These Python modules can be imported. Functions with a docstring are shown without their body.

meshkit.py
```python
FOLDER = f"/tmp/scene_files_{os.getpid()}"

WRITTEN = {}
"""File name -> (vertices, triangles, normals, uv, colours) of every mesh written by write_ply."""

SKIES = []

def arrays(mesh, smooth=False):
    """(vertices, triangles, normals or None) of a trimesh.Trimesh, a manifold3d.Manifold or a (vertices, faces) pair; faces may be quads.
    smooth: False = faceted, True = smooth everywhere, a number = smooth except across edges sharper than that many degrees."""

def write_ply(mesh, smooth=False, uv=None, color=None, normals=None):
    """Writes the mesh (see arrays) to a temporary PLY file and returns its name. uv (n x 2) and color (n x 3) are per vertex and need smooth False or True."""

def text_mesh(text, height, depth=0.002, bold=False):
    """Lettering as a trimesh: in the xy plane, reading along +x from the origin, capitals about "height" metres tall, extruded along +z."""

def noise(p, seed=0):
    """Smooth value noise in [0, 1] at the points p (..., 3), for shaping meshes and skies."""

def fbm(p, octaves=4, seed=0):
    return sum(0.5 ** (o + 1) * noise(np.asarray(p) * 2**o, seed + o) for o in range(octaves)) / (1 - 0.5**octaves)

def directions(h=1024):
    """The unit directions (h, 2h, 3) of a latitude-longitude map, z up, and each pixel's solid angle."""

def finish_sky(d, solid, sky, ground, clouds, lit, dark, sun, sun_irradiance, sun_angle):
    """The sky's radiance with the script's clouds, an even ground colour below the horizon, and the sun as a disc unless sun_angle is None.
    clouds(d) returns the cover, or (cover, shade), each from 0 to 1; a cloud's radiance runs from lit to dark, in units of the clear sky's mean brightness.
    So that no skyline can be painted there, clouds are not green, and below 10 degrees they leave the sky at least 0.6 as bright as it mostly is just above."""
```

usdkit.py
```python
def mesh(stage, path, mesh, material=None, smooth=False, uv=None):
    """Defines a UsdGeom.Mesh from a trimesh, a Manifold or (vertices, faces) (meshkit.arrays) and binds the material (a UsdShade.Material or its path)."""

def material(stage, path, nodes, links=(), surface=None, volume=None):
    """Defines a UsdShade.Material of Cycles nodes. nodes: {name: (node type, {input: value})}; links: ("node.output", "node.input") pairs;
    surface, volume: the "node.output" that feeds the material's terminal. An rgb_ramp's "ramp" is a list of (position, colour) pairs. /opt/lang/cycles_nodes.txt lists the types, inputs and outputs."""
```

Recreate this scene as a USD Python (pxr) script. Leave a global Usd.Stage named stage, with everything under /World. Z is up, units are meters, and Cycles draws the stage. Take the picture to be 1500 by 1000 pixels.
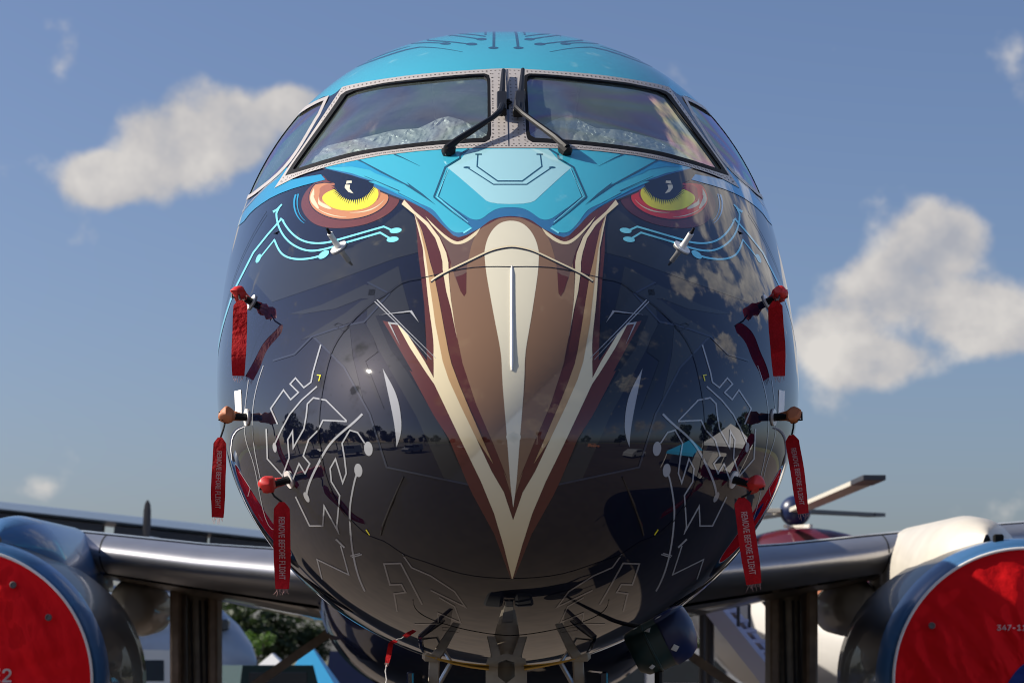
import math, random
import numpy as np, trimesh, shapely, usdkit, meshkit
from shapely.geometry import Polygon, LineString, Point, MultiPolygon, box as sbox
from shapely import affinity
from scipy.interpolate import PchipInterpolator, CubicSpline
from scipy.ndimage import gaussian_filter1d
from pxr import Usd, UsdGeom, UsdLux, UsdShade, Sdf, Gf

random.seed(7)
RNG = np.random.default_rng(7)
stage = Usd.Stage.CreateInMemory()
UsdGeom.SetStageUpAxis(stage, 'Z')
UsdGeom.SetStageMetersPerUnit(stage, 1.0)
UsdGeom.Xform.Define(stage, '/World')
stage.SetDefaultPrim(stage.GetPrimAtPath('/World'))
UsdGeom.Scope.Define(stage, '/World/Looks')

# ------------------------------------------------------------------ camera, sky, sun
FPX, VPX, HY = 3372.0, 710.0, 965.0           # focal length, vanishing point and horizon of the photograph (its 1500 x 1000 pixels)
CAM = np.array([-0.1, -8.0, 1.85])
cam = UsdGeom.Camera.Define(stage, '/World/camera')
cam.CreateHorizontalApertureAttr(36.0)
cam.CreateFocalLengthAttr(FPX * 36 / 1500)
cam.CreateHorizontalApertureOffsetAttr((750 - VPX) * 36 / 1500)
cam.CreateVerticalApertureOffsetAttr((HY - 500) * 36 / 1500)
cam.CreateFStopAttr(5.6)
cam.CreateFocusDistanceAttr(9.6)
cam.CreateClippingRangeAttr(Gf.Vec2f(0.05, 20000))
cam.AddTranslateOp().Set(Gf.Vec3d(*CAM))
cam.AddRotateXOp().Set(90.0)
EXPOSURE = 0.6
cam.CreateExposureAttr(EXPOSURE)

SUN_AZ, SUN_EL = math.radians(-84), math.radians(36)      # azimuth = atan2(x, y) towards the sun
SUN_DIR = np.array([math.sin(SUN_AZ) * math.cos(SUN_EL), math.cos(SUN_AZ) * math.cos(SUN_EL), math.sin(SUN_EL)])
SKY_STRENGTH, SUN_INTENSITY = 0.066, 1.25


def pxdir(x, y):
    d = np.array([(x - VPX) / FPX, 1.0, (HY - y) / FPX])
    return d / np.linalg.norm(d)


def sky_material():
    nodes = {
        'sky': ('sky_texture', {'sky_type': 'single_scattering', 'sun_disc': False, 'sun_elevation': SUN_EL, 'sun_rotation': SUN_AZ, 'altitude': 100.0, 'air_density': 1.0, 'aerosol_density': 2.0, 'ozone_density': 3.6}),
        'tc': ('texture_coordinate', {}),
        'n1': ('noise_texture', {'scale': 21.0, 'detail': 6.0, 'roughness': 0.52, 'distortion': 0.0}),
        'n2': ('noise_texture', {'scale': 3.1, 'detail': 6.0, 'roughness': 0.55}),
        'shade': ('noise_texture', {'scale': 11.0, 'detail': 5.0, 'roughness': 0.55}),
        'bg': ('background_shader', {'strength': SKY_STRENGTH}),
    }
    links = [('tc.generated', 'n1.vector'), ('tc.generated', 'n2.vector'), ('tc.generated', 'shade.vector')]
    # cumulus: soft ellipsoids of directions, broken up by noise.  (centre pixel, half sizes in degrees)
    blobs = [((262, 208), 2.2, 1.75), ((335, 200), 1.7, 1.35), ((165, 258), 1.5, 0.85), ((425, 160), 1.1, 0.75),
             ((1385, 365), 1.6, 1.5), ((1310, 430), 2.2, 1.35), ((1410, 460), 2.4, 1.5), ((1225, 490), 2.0, 1.0), ((1300, 525), 2.2, 0.95), ((1500, 475), 2.0, 0.9),
             ((1225, 72), 0.8, 0.6, 0.33), ((35, 712), 1.6, 0.6, 0.42), ((1440, 630), 1.2, 0.8, 0.3)]
    for az, el, a, b in ((24, 30, 7, 9), (31, 24, 7, 7), (37, 31, 5, 8), (42, 40, 4, 6), (50, 25, 4, 7), (22, 18, 6, 6), (-84, 26, 3.2, 3.0), (100, 35, 9, 6), (150, 28, 10, 5), (-150, 40, 9, 6)):
        az, el = math.radians(az), math.radians(el)
        blobs.append(((np.array([math.sin(az) * math.cos(el), math.cos(az) * math.cos(el), math.sin(el)]), None), a, b, 0.95))
    prev = None
    for i, ((px, py), a, b, *k_) in enumerate(blobs):
        k_ = k_[0] if k_ else 1.05
        c = pxdir(px, py) if py is not None else px
        sx, sz = 1 / math.radians(a), 1 / math.radians(b)
        sc = (sx, sx, sz)
        nodes[f'map{i}'] = ('mapping', {'mapping_type': 'point', 'scale': sc, 'location': tuple(-c[k] * sc[k] for k in range(3))})
        nodes[f'len{i}'] = ('vector_math', {'math_type': 'length'})
        nodes[f'fall{i}'] = ('map_range', {'range_type': 'smoothstep', 'from_min': 1.5, 'from_max': 0.0, 'to_min': -0.12, 'to_max': k_, 'clamp': True})
        links += [('tc.generated', f'map{i}.vector'), (f'map{i}.vector', f'len{i}.vector1'), (f'len{i}.value', f'fall{i}.value')]
        if prev is None:
            prev = f'fall{i}.result'
        else:
            nodes[f'max{i}'] = ('math', {'math_type': 'smoothmax', 'value3': 0.35})
            links += [(prev, f'max{i}.value1'), (f'fall{i}.result', f'max{i}.value2')]
            prev = f'max{i}.value'
    nodes['nz'] = ('math', {'math_type': 'multiply_add', 'value2': 1.9, 'value3': -1.02})       # (noise - .52) * 1.7
    nodes['sum'] = ('math', {'math_type': 'add'})
    nodes['cov'] = ('map_range', {'range_type': 'smoothstep', 'from_min': 0.27, 'from_max': 0.68, 'to_min': 0.0, 'to_max': 0.92, 'clamp': True})
    links += [('n1.fac', 'nz.value1'), (prev, 'sum.value1'), ('nz.value', 'sum.value2'), ('sum.value', 'cov.value')]
    # scattered fair-weather clouds over the rest of the sky
    nodes['cov2'] = ('map_range', {'range_type': 'smoothstep', 'from_min': 0.56, 'from_max': 0.70, 'to_min': 0.0, 'to_max': 0.9, 'clamp': True})
    nodes['sep'] = ('separate_xyz', {})
    nodes['back'] = ('map_range', {'value': 0.0, 'from_min': 0.72, 'from_max': 0.45, 'to_min': 0.0, 'to_max': 1.0, 'clamp': True})   # the sky straight ahead is clear between its two clouds
    nodes['low'] = ('map_range', {'from_min': 0.02, 'from_max': 0.12, 'to_min': 0.0, 'to_max': 1.0, 'clamp': True})
    nodes['m1'] = ('math', {'math_type': 'multiply'})
    nodes['m2'] = ('math', {'math_type': 'multiply'})
    nodes['mx'] = ('math', {'math_type': 'maximum'})
    links += [('n2.fac', 'cov2.value'), ('tc.generated', 'sep.vector'), ('sep.y', 'back.value'), ('sep.z', 'low.value'), ('cov2.result', 'm1.value1'), ('back.result', 'm1.value2'),
              ('m1.value', 'm2.value1'), ('low.result', 'm2.value2'), ('cov.result', 'mx.value1'), ('m2.value', 'mx.value2')]
    # cloud light: thinner towards the sun = lit, thicker towards the sun = shaded
    nodes['off'] = ('vector_math', {'math_type': 'add', 'vector2': (-0.010, -0.001, 0.012)})
    nodes['n1b'] = ('noise_texture', {'scale': 21.0, 'detail': 6.0, 'roughness': 0.52, 'distortion': 0.0})
    nodes['dif'] = ('math', {'math_type': 'subtract'})
    nodes['lit'] = ('math', {'math_type': 'multiply_add', 'value2': 2.1, 'value3': 0.42})
    nodes['lit2'] = ('math', {'math_type': 'add'})
    nodes['soft'] = ('math', {'math_type': 'multiply_add', 'value2': 0.9, 'value3': -0.42})
    nodes['ccol'] = ('rgb_ramp', {'ramp': [(0.15, (4.2, 4.3, 4.7)), (0.5, (5.9, 5.65, 5.5)), (0.85, (7.6, 7.2, 6.7))]})
    links += [('tc.generated', 'off.vector1'), ('off.vector', 'n1b.vector'), ('n1.fac', 'dif.value1'), ('n1b.fac', 'dif.value2'), ('dif.value', 'lit.value1'), ('shade.fac', 'soft.value1'),
              ('lit.value', 'lit2.value1'), ('soft.value', 'lit2.value2'), ('lit2.value', 'ccol.fac')]
    nodes['tint'] = ('mix_color', {'blend_type': 'multiply', 'fac': 1.0, 'use_clamp': False, 'b': (1.0, 0.98, 1.09)})
    nodes['mixc'] = ('mix_color', {'blend_type': 'mix', 'use_clamp': False})
    links += [('mx.value', 'mixc.fac'), ('sky.color', 'tint.a'), ('tint.result', 'mixc.a'), ('ccol.color', 'mixc.b'), ('mixc.result', 'bg.color')]
    return usdkit.material(stage, '/World/Looks/sky', nodes, links, surface='bg.background')


dome = UsdLux.DomeLight.Define(stage, '/World/sky')
UsdShade.MaterialBindingAPI.Apply(dome.GetPrim()).Bind(sky_material())
sun = UsdLux.DistantLight.Define(stage, '/World/sun')
sun.CreateNormalizeAttr(True)
sun.CreateIntensityAttr(SUN_INTENSITY)
sun.CreateAngleAttr(0.5)
sun.CreateColorAttr(Gf.Vec3f(1.0, 0.93, 0.82))
sun.AddRotateXYZOp().Set(Gf.Vec3f(90 - math.degrees(SUN_EL), 0, 180 - math.degrees(SUN_AZ)))

# ------------------------------------------------------------------ helpers
USED = {}


def free(parent, name):
    n = USED.get((parent, name), 0)
    USED[(parent, name)] = n + 1
    return f'{parent}/{name}' if n == 0 else f'{parent}/{name}_{n:03d}'


def tag(prim, label=None, category=None, group=None, kind=None):
    for k, v in (('label', label), ('category', category), ('group', group), ('kind', kind)):
        if v:
            prim.SetCustomDataByKey(k, v)
    return prim


def pathof(parent):
    return '/World' if parent is None else (parent if isinstance(parent, str) else str(parent.GetPath()))


def obj(name, m, mat, parent=None, smooth=30, **kw):
    return tag(usdkit.mesh(stage, free(pathof(parent), name), m, MAT[mat] if isinstance(mat, str) else mat, smooth).GetPrim(), **kw)


def thing(name, label, category, loc=(0, 0, 0), rz=0.0, group=None, parent=None, scale=None):
    x = UsdGeom.Xform.Define(stage, free(pathof(parent), name))
    x.AddTranslateOp().Set(Gf.Vec3d(*map(float, loc)))
    x.AddRotateZOp().Set(math.degrees(rz))
    if scale:
        x.AddScaleOp().Set(Gf.Vec3f(scale, scale, scale))
    return tag(x.GetPrim(), label, category, group)


def dup(root, loc, rz=0.0, label=None, scale=None, group=None):
    was = root.GetCustomData()
    base = root.GetName().rstrip('0123456789').rstrip('_')
    r = thing(base, label or was['label'], was['category'], loc, rz, group or was.get('group'), scale=scale)
    src = root
    r.GetReferences().AddInternalReference(src.GetPath())
    r.SetInstanceable(True)
    return r


def part(name, parent):
    return UsdGeom.Xform.Define(stage, free(pathof(parent), name)).GetPrim()


def merge(*ms):
    ms = [m for m in ms if m is not None]
    vs, fs, n = [], [], 0
    for m in ms:
        v, f = (m.vertices, m.faces) if hasattr(m, 'vertices') else m
        v, f = np.asarray(v, float), np.asarray(f)
        if f.shape[1] == 4:
            f = np.vstack([f[:, [0, 1, 2]], f[:, [0, 2, 3]]])
        vs.append(v); fs.append(f + n); n += len(v)
    return trimesh.Trimesh(np.vstack(vs), np.vstack(fs), process=False)


def cbox(size, at=(0, 0, 0), ch=0.01, R=None):
    """A box with chamfered edges."""
    s = np.array(size) / 2
    c = min(ch, *(s * 0.45))
    pts = []
    for sx in (-1, 1):
        for sy in (-1, 1):
            for sz in (-1, 1):
                for k in range(3):
                    p = np.array([sx * s[0], sy * s[1], sz * s[2]])
                    for j in range(3):
                        if j != k:
                            p[j] -= np.sign(p[j]) * c
                    pts.append(p)
    m = trimesh.convex.convex_hull(np.array(pts))
    if R is not None:
        m.apply_transform(R)
    m.apply_translation(at)
    return m


def tube(points, r, n=10, caps=True):
    """A round tube through the points; r a number or one per point."""
    p = np.asarray(points, float)
    r = np.broadcast_to(np.asarray(r, float), len(p))
    t = np.gradient(p, axis=0)
    t /= np.linalg.norm(t, axis=1)[:, None]
    ref = np.array([0, 0, 1.0]) if abs(t[0][2]) < 0.9 else np.array([1.0, 0, 0])
    rings = []
    a = np.linspace(0, 2 * np.pi, n, endpoint=False)
    for i in range(len(p)):
        u = np.cross(t[i], ref); u /= np.linalg.norm(u)
        w = np.cross(u, t[i]); ref = w
        rings.append(p[i] + r[i] * (np.cos(a)[:, None] * u + np.sin(a)[:, None] * w))
    v = np.vstack(rings)
    f = []
    for i in range(len(p) - 1):
        for k in range(n):
            f += [[i * n + k, i * n + (k + 1) % n, (i + 1) * n + (k + 1) % n], [i * n + k, (i + 1) * n + (k + 1) % n, (i + 1) * n + k]]
    if caps:
        v = np.vstack([v, p[0], p[-1]])
        for k in range(n):
            f += [[len(v) - 2, (k + 1) % n, k], [len(v) - 1, (len(p) - 1) * n + k, (len(p) - 1) * n + (k + 1) % n]]
    m = trimesh.Trimesh(v, np.array(f), process=False)
    m.fix_normals()
    return m


def bar(a, b, w, h, up=(0, 0, 1), ch=0.004):
    a, b = np.array(a, float), np.array(b, float)
    d = b - a; L = np.linalg.norm(d); d /= L
    x = np.cross(d, up)
    if np.linalg.norm(x) < 1e-3:
        x = np.cross(d, (0, 1, 0))
    x /= np.linalg.norm(x); z = np.cross(x, d)
    M = np.eye(4); M[:3, 0], M[:3, 1], M[:3, 2], M[:3, 3] = x, d, z, (a + b) / 2
    return cbox((w, L, h), ch=ch).apply_transform(M)


def lathe(prof, n=48, axis='y', at=(0, 0, 0), arc=(0, 2 * math.pi)):
    """prof: (position along the axis, radius) pairs."""
    full = abs(arc[1] - arc[0] - 2 * math.pi) < 1e-6
    a = np.linspace(arc[0], arc[1], n, endpoint=not full)
    prof = np.array(prof, float)
    v = np.stack([np.outer(prof[:, 1], np.cos(a)), np.repeat(prof[:, :1], n, 1), np.outer(prof[:, 1], np.sin(a))], -1).reshape(-1, 3)
    if axis == 'z':
        v = v[:, [0, 2, 1]] * [1, -1, 1]
    elif axis == 'x':
        v = v[:, [1, 0, 2]] * [1, -1, 1]
    f = []
    for i in range(len(prof) - 1):
        for k in range(n if full else n - 1):
            k2 = (k + 1) % n
            f += [[i * n + k, i * n + k2, (i + 1) * n + k2], [i * n + k, (i + 1) * n + k2, (i + 1) * n + k]]
    m = trimesh.Trimesh(v + np.array(at), np.array(f), process=False)
    return m


def loft(rings, closed=True, caps=False):
    n = len(rings[0])
    v = np.vstack(rings)
    f = []
    for i in range(len(rings) - 1):
        for k in range(n if closed else n - 1):
            k2 = (k + 1) % n
            f += [[i * n + k, i * n + k2, (i + 1) * n + k2], [i * n + k, (i + 1) * n + k2, (i + 1) * n + k]]
    if caps:
        v = np.vstack([v, rings[0].mean(0), rings[-1].mean(0)])
        for k in range(n):
            f += [[len(v) - 2, (k + 1) % n, k], [len(v) - 1, (len(rings) - 1) * n + k, (len(rings) - 1) * n + (k + 1) % n]]
    m = trimesh.Trimesh(v, np.array(f), process=False)
    if closed and caps:
        m.fix_normals()
    return m


def at_px(x, y, depth):
    """The point that photograph pixel (x, y) shows at this distance in front of the camera."""
    return CAM + np.array([(x - VPX) / FPX, 1.0, (HY - y) / FPX]) * depth


# ------------------------------------------------------------------ materials
MAT = {}


def principled(name, color, rough=0.5, metal=0.0, coat=0.0, bump=None, vary=None, **kw):
    nodes = {'p': ('principled_bsdf', {'base_color': color, 'roughness': rough, 'metallic': metal, 'coat_weight': coat, 'coat_roughness': 0.015, 'coat_ior': 1.55, **kw})}
    links = []
    if vary or bump:
        nodes['tc'] = ('texture_coordinate', {})
    if vary:
        scale, amount = vary[:2]
        c2 = vary[2] if len(vary) > 2 else tuple(c * (1 - amount) for c in color)
        nodes['n'] = ('noise_texture', {'scale': scale, 'detail': 6.0, 'roughness': 0.62})
        nodes['r'] = ('rgb_ramp', {'ramp': [(0.32, c2), (0.68, color)]})
        links += [('tc.object', 'n.vector'), ('n.fac', 'r.fac'), ('r.color', 'p.base_color')]
    if bump:
        scale, strength = bump
        nodes['bn'] = ('noise_texture', {'scale': scale, 'detail': 4.0})
        nodes['b'] = ('bump', {'strength': strength, 'distance': 0.02})
        links += [('tc.object', 'bn.vector'), ('bn.fac', 'b.height'), ('b.normal', 'p.normal')]
    MAT[name] = usdkit.material(stage, f'/World/Looks/{name}', nodes, links, surface='p.BSDF')


def paint(name, color, rough=0.3):
    """Glossy aircraft paint under clear coat, very slightly dirty."""
    nodes = {'tc': ('texture_coordinate', {}), 'n': ('noise_texture', {'scale': 5.0, 'detail': 8.0, 'roughness': 0.7}),
             'r': ('map_range', {'from_min': 0.35, 'from_max': 0.75, 'to_min': 0.009, 'to_max': 0.022, 'clamp': True}),
             'bn': ('noise_texture', {'scale': 2.2, 'detail': 2.0}), 'b': ('bump', {'strength': 0.05, 'distance': 0.012}),
             'p': ('principled_bsdf', {'base_color': color, 'roughness': rough, 'coat_weight': 1.0, 'coat_ior': 1.6, 'specular_ior_level': 0.0})}
    links = [('tc.object', 'n.vector'), ('n.fac', 'r.value'), ('r.result', 'p.coat_roughness'), ('tc.object', 'bn.vector'), ('bn.fac', 'b.height'), ('b.normal', 'p.coat_normal')]
    MAT[name] = usdkit.material(stage, f'/World/Looks/{name}', nodes, links, surface='p.BSDF')


paint('navy', (0.003, 0.004, 0.011))
paint('charcoal', (0.016, 0.0175, 0.020))
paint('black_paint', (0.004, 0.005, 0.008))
paint('slate_line', (0.02, 0.025, 0.04))
paint('turquoise', (0.048, 0.385, 0.52))
paint('pale_turquoise', (0.33, 0.60, 0.66))
paint('mid_blue', (0.018, 0.27, 0.48))
paint('deep_blue', (0.03, 0.14, 0.30))
paint('teal_line', (0.012, 0.075, 0.13))
paint('circuit', (0.20, 0.66, 0.78))
paint('umber', (0.035, 0.022, 0.020))
paint('maroon_brown', (0.085, 0.022, 0.017))
paint('grey_brown', (0.125, 0.075, 0.058))
paint('beak_brown', (0.205, 0.120, 0.070))
paint('tan', (0.40, 0.25, 0.12))
paint('cream', (0.65, 0.565, 0.375))
paint('ivory', (0.65, 0.61, 0.47))
paint('eye_brown', (0.13, 0.035, 0.022))
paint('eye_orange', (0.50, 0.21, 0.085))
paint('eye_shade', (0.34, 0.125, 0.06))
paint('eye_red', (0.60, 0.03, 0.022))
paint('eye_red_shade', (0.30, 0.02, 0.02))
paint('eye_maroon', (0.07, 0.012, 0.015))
paint('yellow', (0.74, 0.66, 0.03))
paint('white_line', (0.31, 0.32, 0.34))
paint('grey_line', (0.19, 0.18, 0.18))
paint('seam', (0.008, 0.008, 0.01))
principled('frame_silver', (0.42, 0.385, 0.36), 0.45, vary=(9.0, 0.12), coat=0.2)
principled('rivet', (0.10, 0.085, 0.08), 0.5)
principled('rubber', (0.006, 0.006, 0.006), 0.6, specular_ior_level=0.1)
principled('black_metal', (0.008, 0.008, 0.009), 0.45, specular_ior_level=0.2)
principled('interior', (0.36, 0.37, 0.36), 0.85)
principled('interior_dark', (0.14, 0.15, 0.15), 0.8)
principled('seat_cloth', (0.05, 0.065, 0.09), 0.9)
principled('foil', (0.62, 0.63, 0.60), 0.4, 0.35, bump=(45, 0.5))
principled('steel', (0.55, 0.54, 0.52), 0.28, 1.0, vary=(4, 0.25))
principled('bare_aluminium', (0.44, 0.44, 0.46), 0.38, 0.85, vary=(3, 0.12))
principled('white_metal', (0.72, 0.70, 0.66), 0.35, coat=0.3)
principled('gear_beige', (0.46, 0.40, 0.31), 0.5, vary=(6, 0.35))
principled('gear_brown', (0.40, 0.29, 0.20), 0.5, vary=(5, 0.4))
principled('reflected_gold', (0.62, 0.40, 0.09), 0.35, 0.7)
principled('tyre', (0.018, 0.018, 0.018), 0.85)
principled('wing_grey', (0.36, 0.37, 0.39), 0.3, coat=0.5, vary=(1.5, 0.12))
principled('wing_under', (0.17, 0.13, 0.10), 0.34, coat=0.4, vary=(1.2, 0.3))  # underside browned, the ground's reflection put into its colour
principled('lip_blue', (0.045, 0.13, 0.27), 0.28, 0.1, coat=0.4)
principled('nacelle_dark', (0.006, 0.007, 0.009), 0.35, coat=0.25, specular_ior_level=0.25)
principled('fairing_white', (0.56, 0.52, 0.45), 0.45, coat=0.2, vary=(2, 0.15))
principled('cover_red', (0.78, 0.006, 0.010), 0.75, bump=(14, 0.25), vary=(2.5, 0.12), specular_ior_level=0.12)
principled('cover_blue', (0.008, 0.045, 0.30), 0.6)
principled('piping_white', (0.75, 0.72, 0.68), 0.6)
principled('print_white', (0.88, 0.87, 0.85), 0.6)
principled('flag_red', (0.44, 0.006, 0.010), 0.75, specular_ior_level=0.15, bump=(60, 0.3), vary=(20, 0.3))
principled('flag_print', (0.44, 0.23, 0.21), 0.7)
principled('cap_red', (0.55, 0.02, 0.016), 0.45)
principled('strap_rust', (0.42, 0.13, 0.045), 0.6)
principled('navy_drum', (0.008, 0.016, 0.06), 0.35)
principled('green_drum', (0.010, 0.035, 0.035), 0.4)
principled('sticker', (0.62, 0.62, 0.58), 0.6)
principled('heli_maroon', (0.085, 0.012, 0.022), 0.25, coat=0.7)
principled('heli_orange', (0.42, 0.15, 0.06), 0.3, coat=0.5)
principled('heli_white', (0.55, 0.53, 0.50), 0.35, coat=0.5)
principled('blade', (0.50, 0.47, 0.40), 0.5)
principled('blade_dark', (0.03, 0.03, 0.035), 0.5)
principled('plane_blue', (0.20, 0.26, 0.36), 0.4, coat=0.3, vary=(1.2, 0.15))
principled('plane_wing', (0.15, 0.20, 0.27), 0.4, coat=0.3)
principled('joint_and_shade_dark', (0.012, 0.014, 0.018), 0.7)
principled('tent_blue', (0.03, 0.33, 0.62), 0.6)
principled('tent_white', (0.58, 0.58, 0.58), 0.7)
principled('stair_lilac', (0.50, 0.50, 0.62), 0.5)
principled('stair_dark', (0.05, 0.045, 0.045), 0.6)
principled('bark', (0.09, 0.065, 0.045), 0.9)
principled('hangar', (0.55, 0.55, 0.54), 0.6, vary=(0.3, 0.12))
principled('roof_grey', (0.22, 0.22, 0.23), 0.6)
principled('window_dark', (0.02, 0.025, 0.03), 0.15)
principled('concrete_wall', (0.42, 0.40, 0.37), 0.8, vary=(0.5, 0.15))


def leaf_material(name, c1, c2):
    nodes = {'g': ('geometry', {}), 'r': ('rgb_ramp', {'ramp': [(0.0, c1), (1.0, c2)]}), 'p': ('principled_bsdf', {'roughness': 0.6}), 't': ('translucent_bsdf', {}), 'm': ('mix_closure', {'fac': 0.3})}
    MAT[name] = usdkit.material(stage, f'/World/Looks/{name}', nodes, [('g.random_per_island', 'r.fac'), ('r.color', 'p.base_color'), ('r.color', 't.color'), ('p.BSDF', 'm.closure1'), ('t.BSDF', 'm.closure2')], surface='m.closure')


leaf_material('leaves', (0.025, 0.045, 0.012), (0.07, 0.10, 0.03))
leaf_material('leaves_bright', (0.08, 0.16, 0.02), (0.16, 0.24, 0.05))


def glass_material(name, tint, film):
    nodes = {'f': ('layer_weight', {'blend': 0.5}), 'fp': ('math', {'math_type': 'power', 'value2': 3.2}), 'fm': ('math', {'math_type': 'multiply_add', 'value2': 0.88, 'value3': 0.11}), 't': ('transparent_bsdf', {'color': tint}),
             'tc': ('texture_coordinate', {}), 'n': ('noise_texture', {'scale': film, 'detail': 1.5, 'distortion': 0.6}),
             'mp': ('mapping', {'mapping_type': 'point', 'scale': (1.0, 1.0, 1.6)}),
             'r': ('rgb_ramp', {'ramp': [(0.30, (0.86, 1.0, 0.98)), (0.44, (0.86, 1.0, 0.95)), (0.50, (1.0, 0.95, 0.62)), (0.55, (1.0, 0.62, 0.78)), (0.60, (0.70, 0.72, 1.0)), (0.66, (0.72, 1.0, 0.9)), (0.75, (0.86, 1.0, 0.98))]}),
             'g': ('glossy_bsdf', {'roughness': 0.01}), 'm': ('mix_closure', {}), 'd': ('diffuse_bsdf', {'color': (0.54, 0.67, 0.63)}), 'dn': ('noise_texture', {'scale': 3.0, 'detail': 7.0, 'roughness': 0.65}), 'dm': ('map_range', {'from_min': 0.35, 'from_max': 0.7, 'to_min': 0.08, 'to_max': 0.18, 'clamp': True}), 'md': ('mix_closure', {})}
    links = [('f.facing', 'fp.value1'), ('fp.value', 'fm.value1'), ('fm.value', 'm.fac'), ('tc.object', 'mp.vector'), ('mp.vector', 'n.vector'), ('n.fac', 'r.fac'), ('r.color', 'g.color'), ('tc.object', 'dn.vector'), ('dn.fac', 'dm.value'), ('dm.result', 'md.fac'), ('t.BSDF', 'md.closure1'), ('d.BSDF', 'md.closure2'), ('md.closure', 'm.closure1'), ('g.BSDF', 'm.closure2')]
    MAT[name] = usdkit.material(stage, f'/World/Looks/{name}', nodes, links, surface='m.closure')


glass_material('glass', (0.72, 0.78, 0.77), 1.6)


def apron_material():
    nodes = {'g': ('geometry', {}),
             'n1': ('noise_texture', {'scale': 0.12, 'detail': 6.0, 'roughness': 0.6}), 'n2': ('noise_texture', {'scale': 2.4, 'detail': 7.0, 'roughness': 0.7}),
             'r1': ('rgb_ramp', {'ramp': [(0.3, (0.066, 0.051, 0.039)), (0.7, (0.108, 0.085, 0.066))]}), 'r2': ('rgb_ramp', {'ramp': [(0.3, (0.72, 0.72, 0.72)), (0.7, (1.08, 1.06, 1.04))]}),
             'mx': ('mix_color', {'blend_type': 'multiply', 'fac': 1.0, 'use_clamp': False}), 'p': ('principled_bsdf', {'roughness': 0.8}),
             'b': ('bump', {'strength': 0.3, 'distance': 0.01})}
    links = [('g.position', 'n1.vector'), ('g.position', 'n2.vector'), ('n1.fac', 'r1.fac'), ('n2.fac', 'r2.fac'), ('r1.color', 'mx.a'), ('r2.color', 'mx.b'), ('mx.result', 'p.base_color'), ('n2.fac', 'b.height'), ('b.normal', 'p.normal')]
    MAT['apron'] = usdkit.material(stage, '/World/Looks/apron', nodes, links, surface='p.BSDF')
    nodes2 = {'g': ('geometry', {}), 'n1': ('noise_texture', {'scale': 0.05, 'detail': 8.0}), 'r1': ('rgb_ramp', {'ramp': [(0.3, (0.06, 0.065, 0.03)), (0.7, (0.13, 0.12, 0.06))]}), 'p': ('principled_bsdf', {'roughness': 0.95})}
    MAT['field'] = usdkit.material(stage, '/World/Looks/field', nodes2, [('g.position', 'n1.vector'), ('n1.fac', 'r1.fac'), ('r1.color', 'p.base_color')], surface='p.BSDF')


apron_material()


def sheet(x0, y0, x1, y1, z, nx=1, ny=1):
    xs, ys = np.linspace(x0, x1, nx + 1), np.linspace(y0, y1, ny + 1)
    X, Y = np.meshgrid(xs, ys)
    v = np.stack([X.ravel(), Y.ravel(), np.full(X.size, z)], 1)
    f = [[j * (nx + 1) + i, j * (nx + 1) + i + 1, (j + 1) * (nx + 1) + i + 1, (j + 1) * (nx + 1) + i] for j in range(ny) for i in range(nx)]
    return (v, np.array(f))


# ------------------------------------------------------------------ the ground
obj('grass_field', sheet(-6000, -6000, 6000, 6000, -0.006), 'field', smooth=False, label='flat dry grass around the apron out to the horizon', kind='structure')
obj('apron', sheet(-140, -95, 140, 230, 0.0), 'apron', smooth=False, label='brown grey concrete apron under the parked aircraft', kind='structure')

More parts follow.
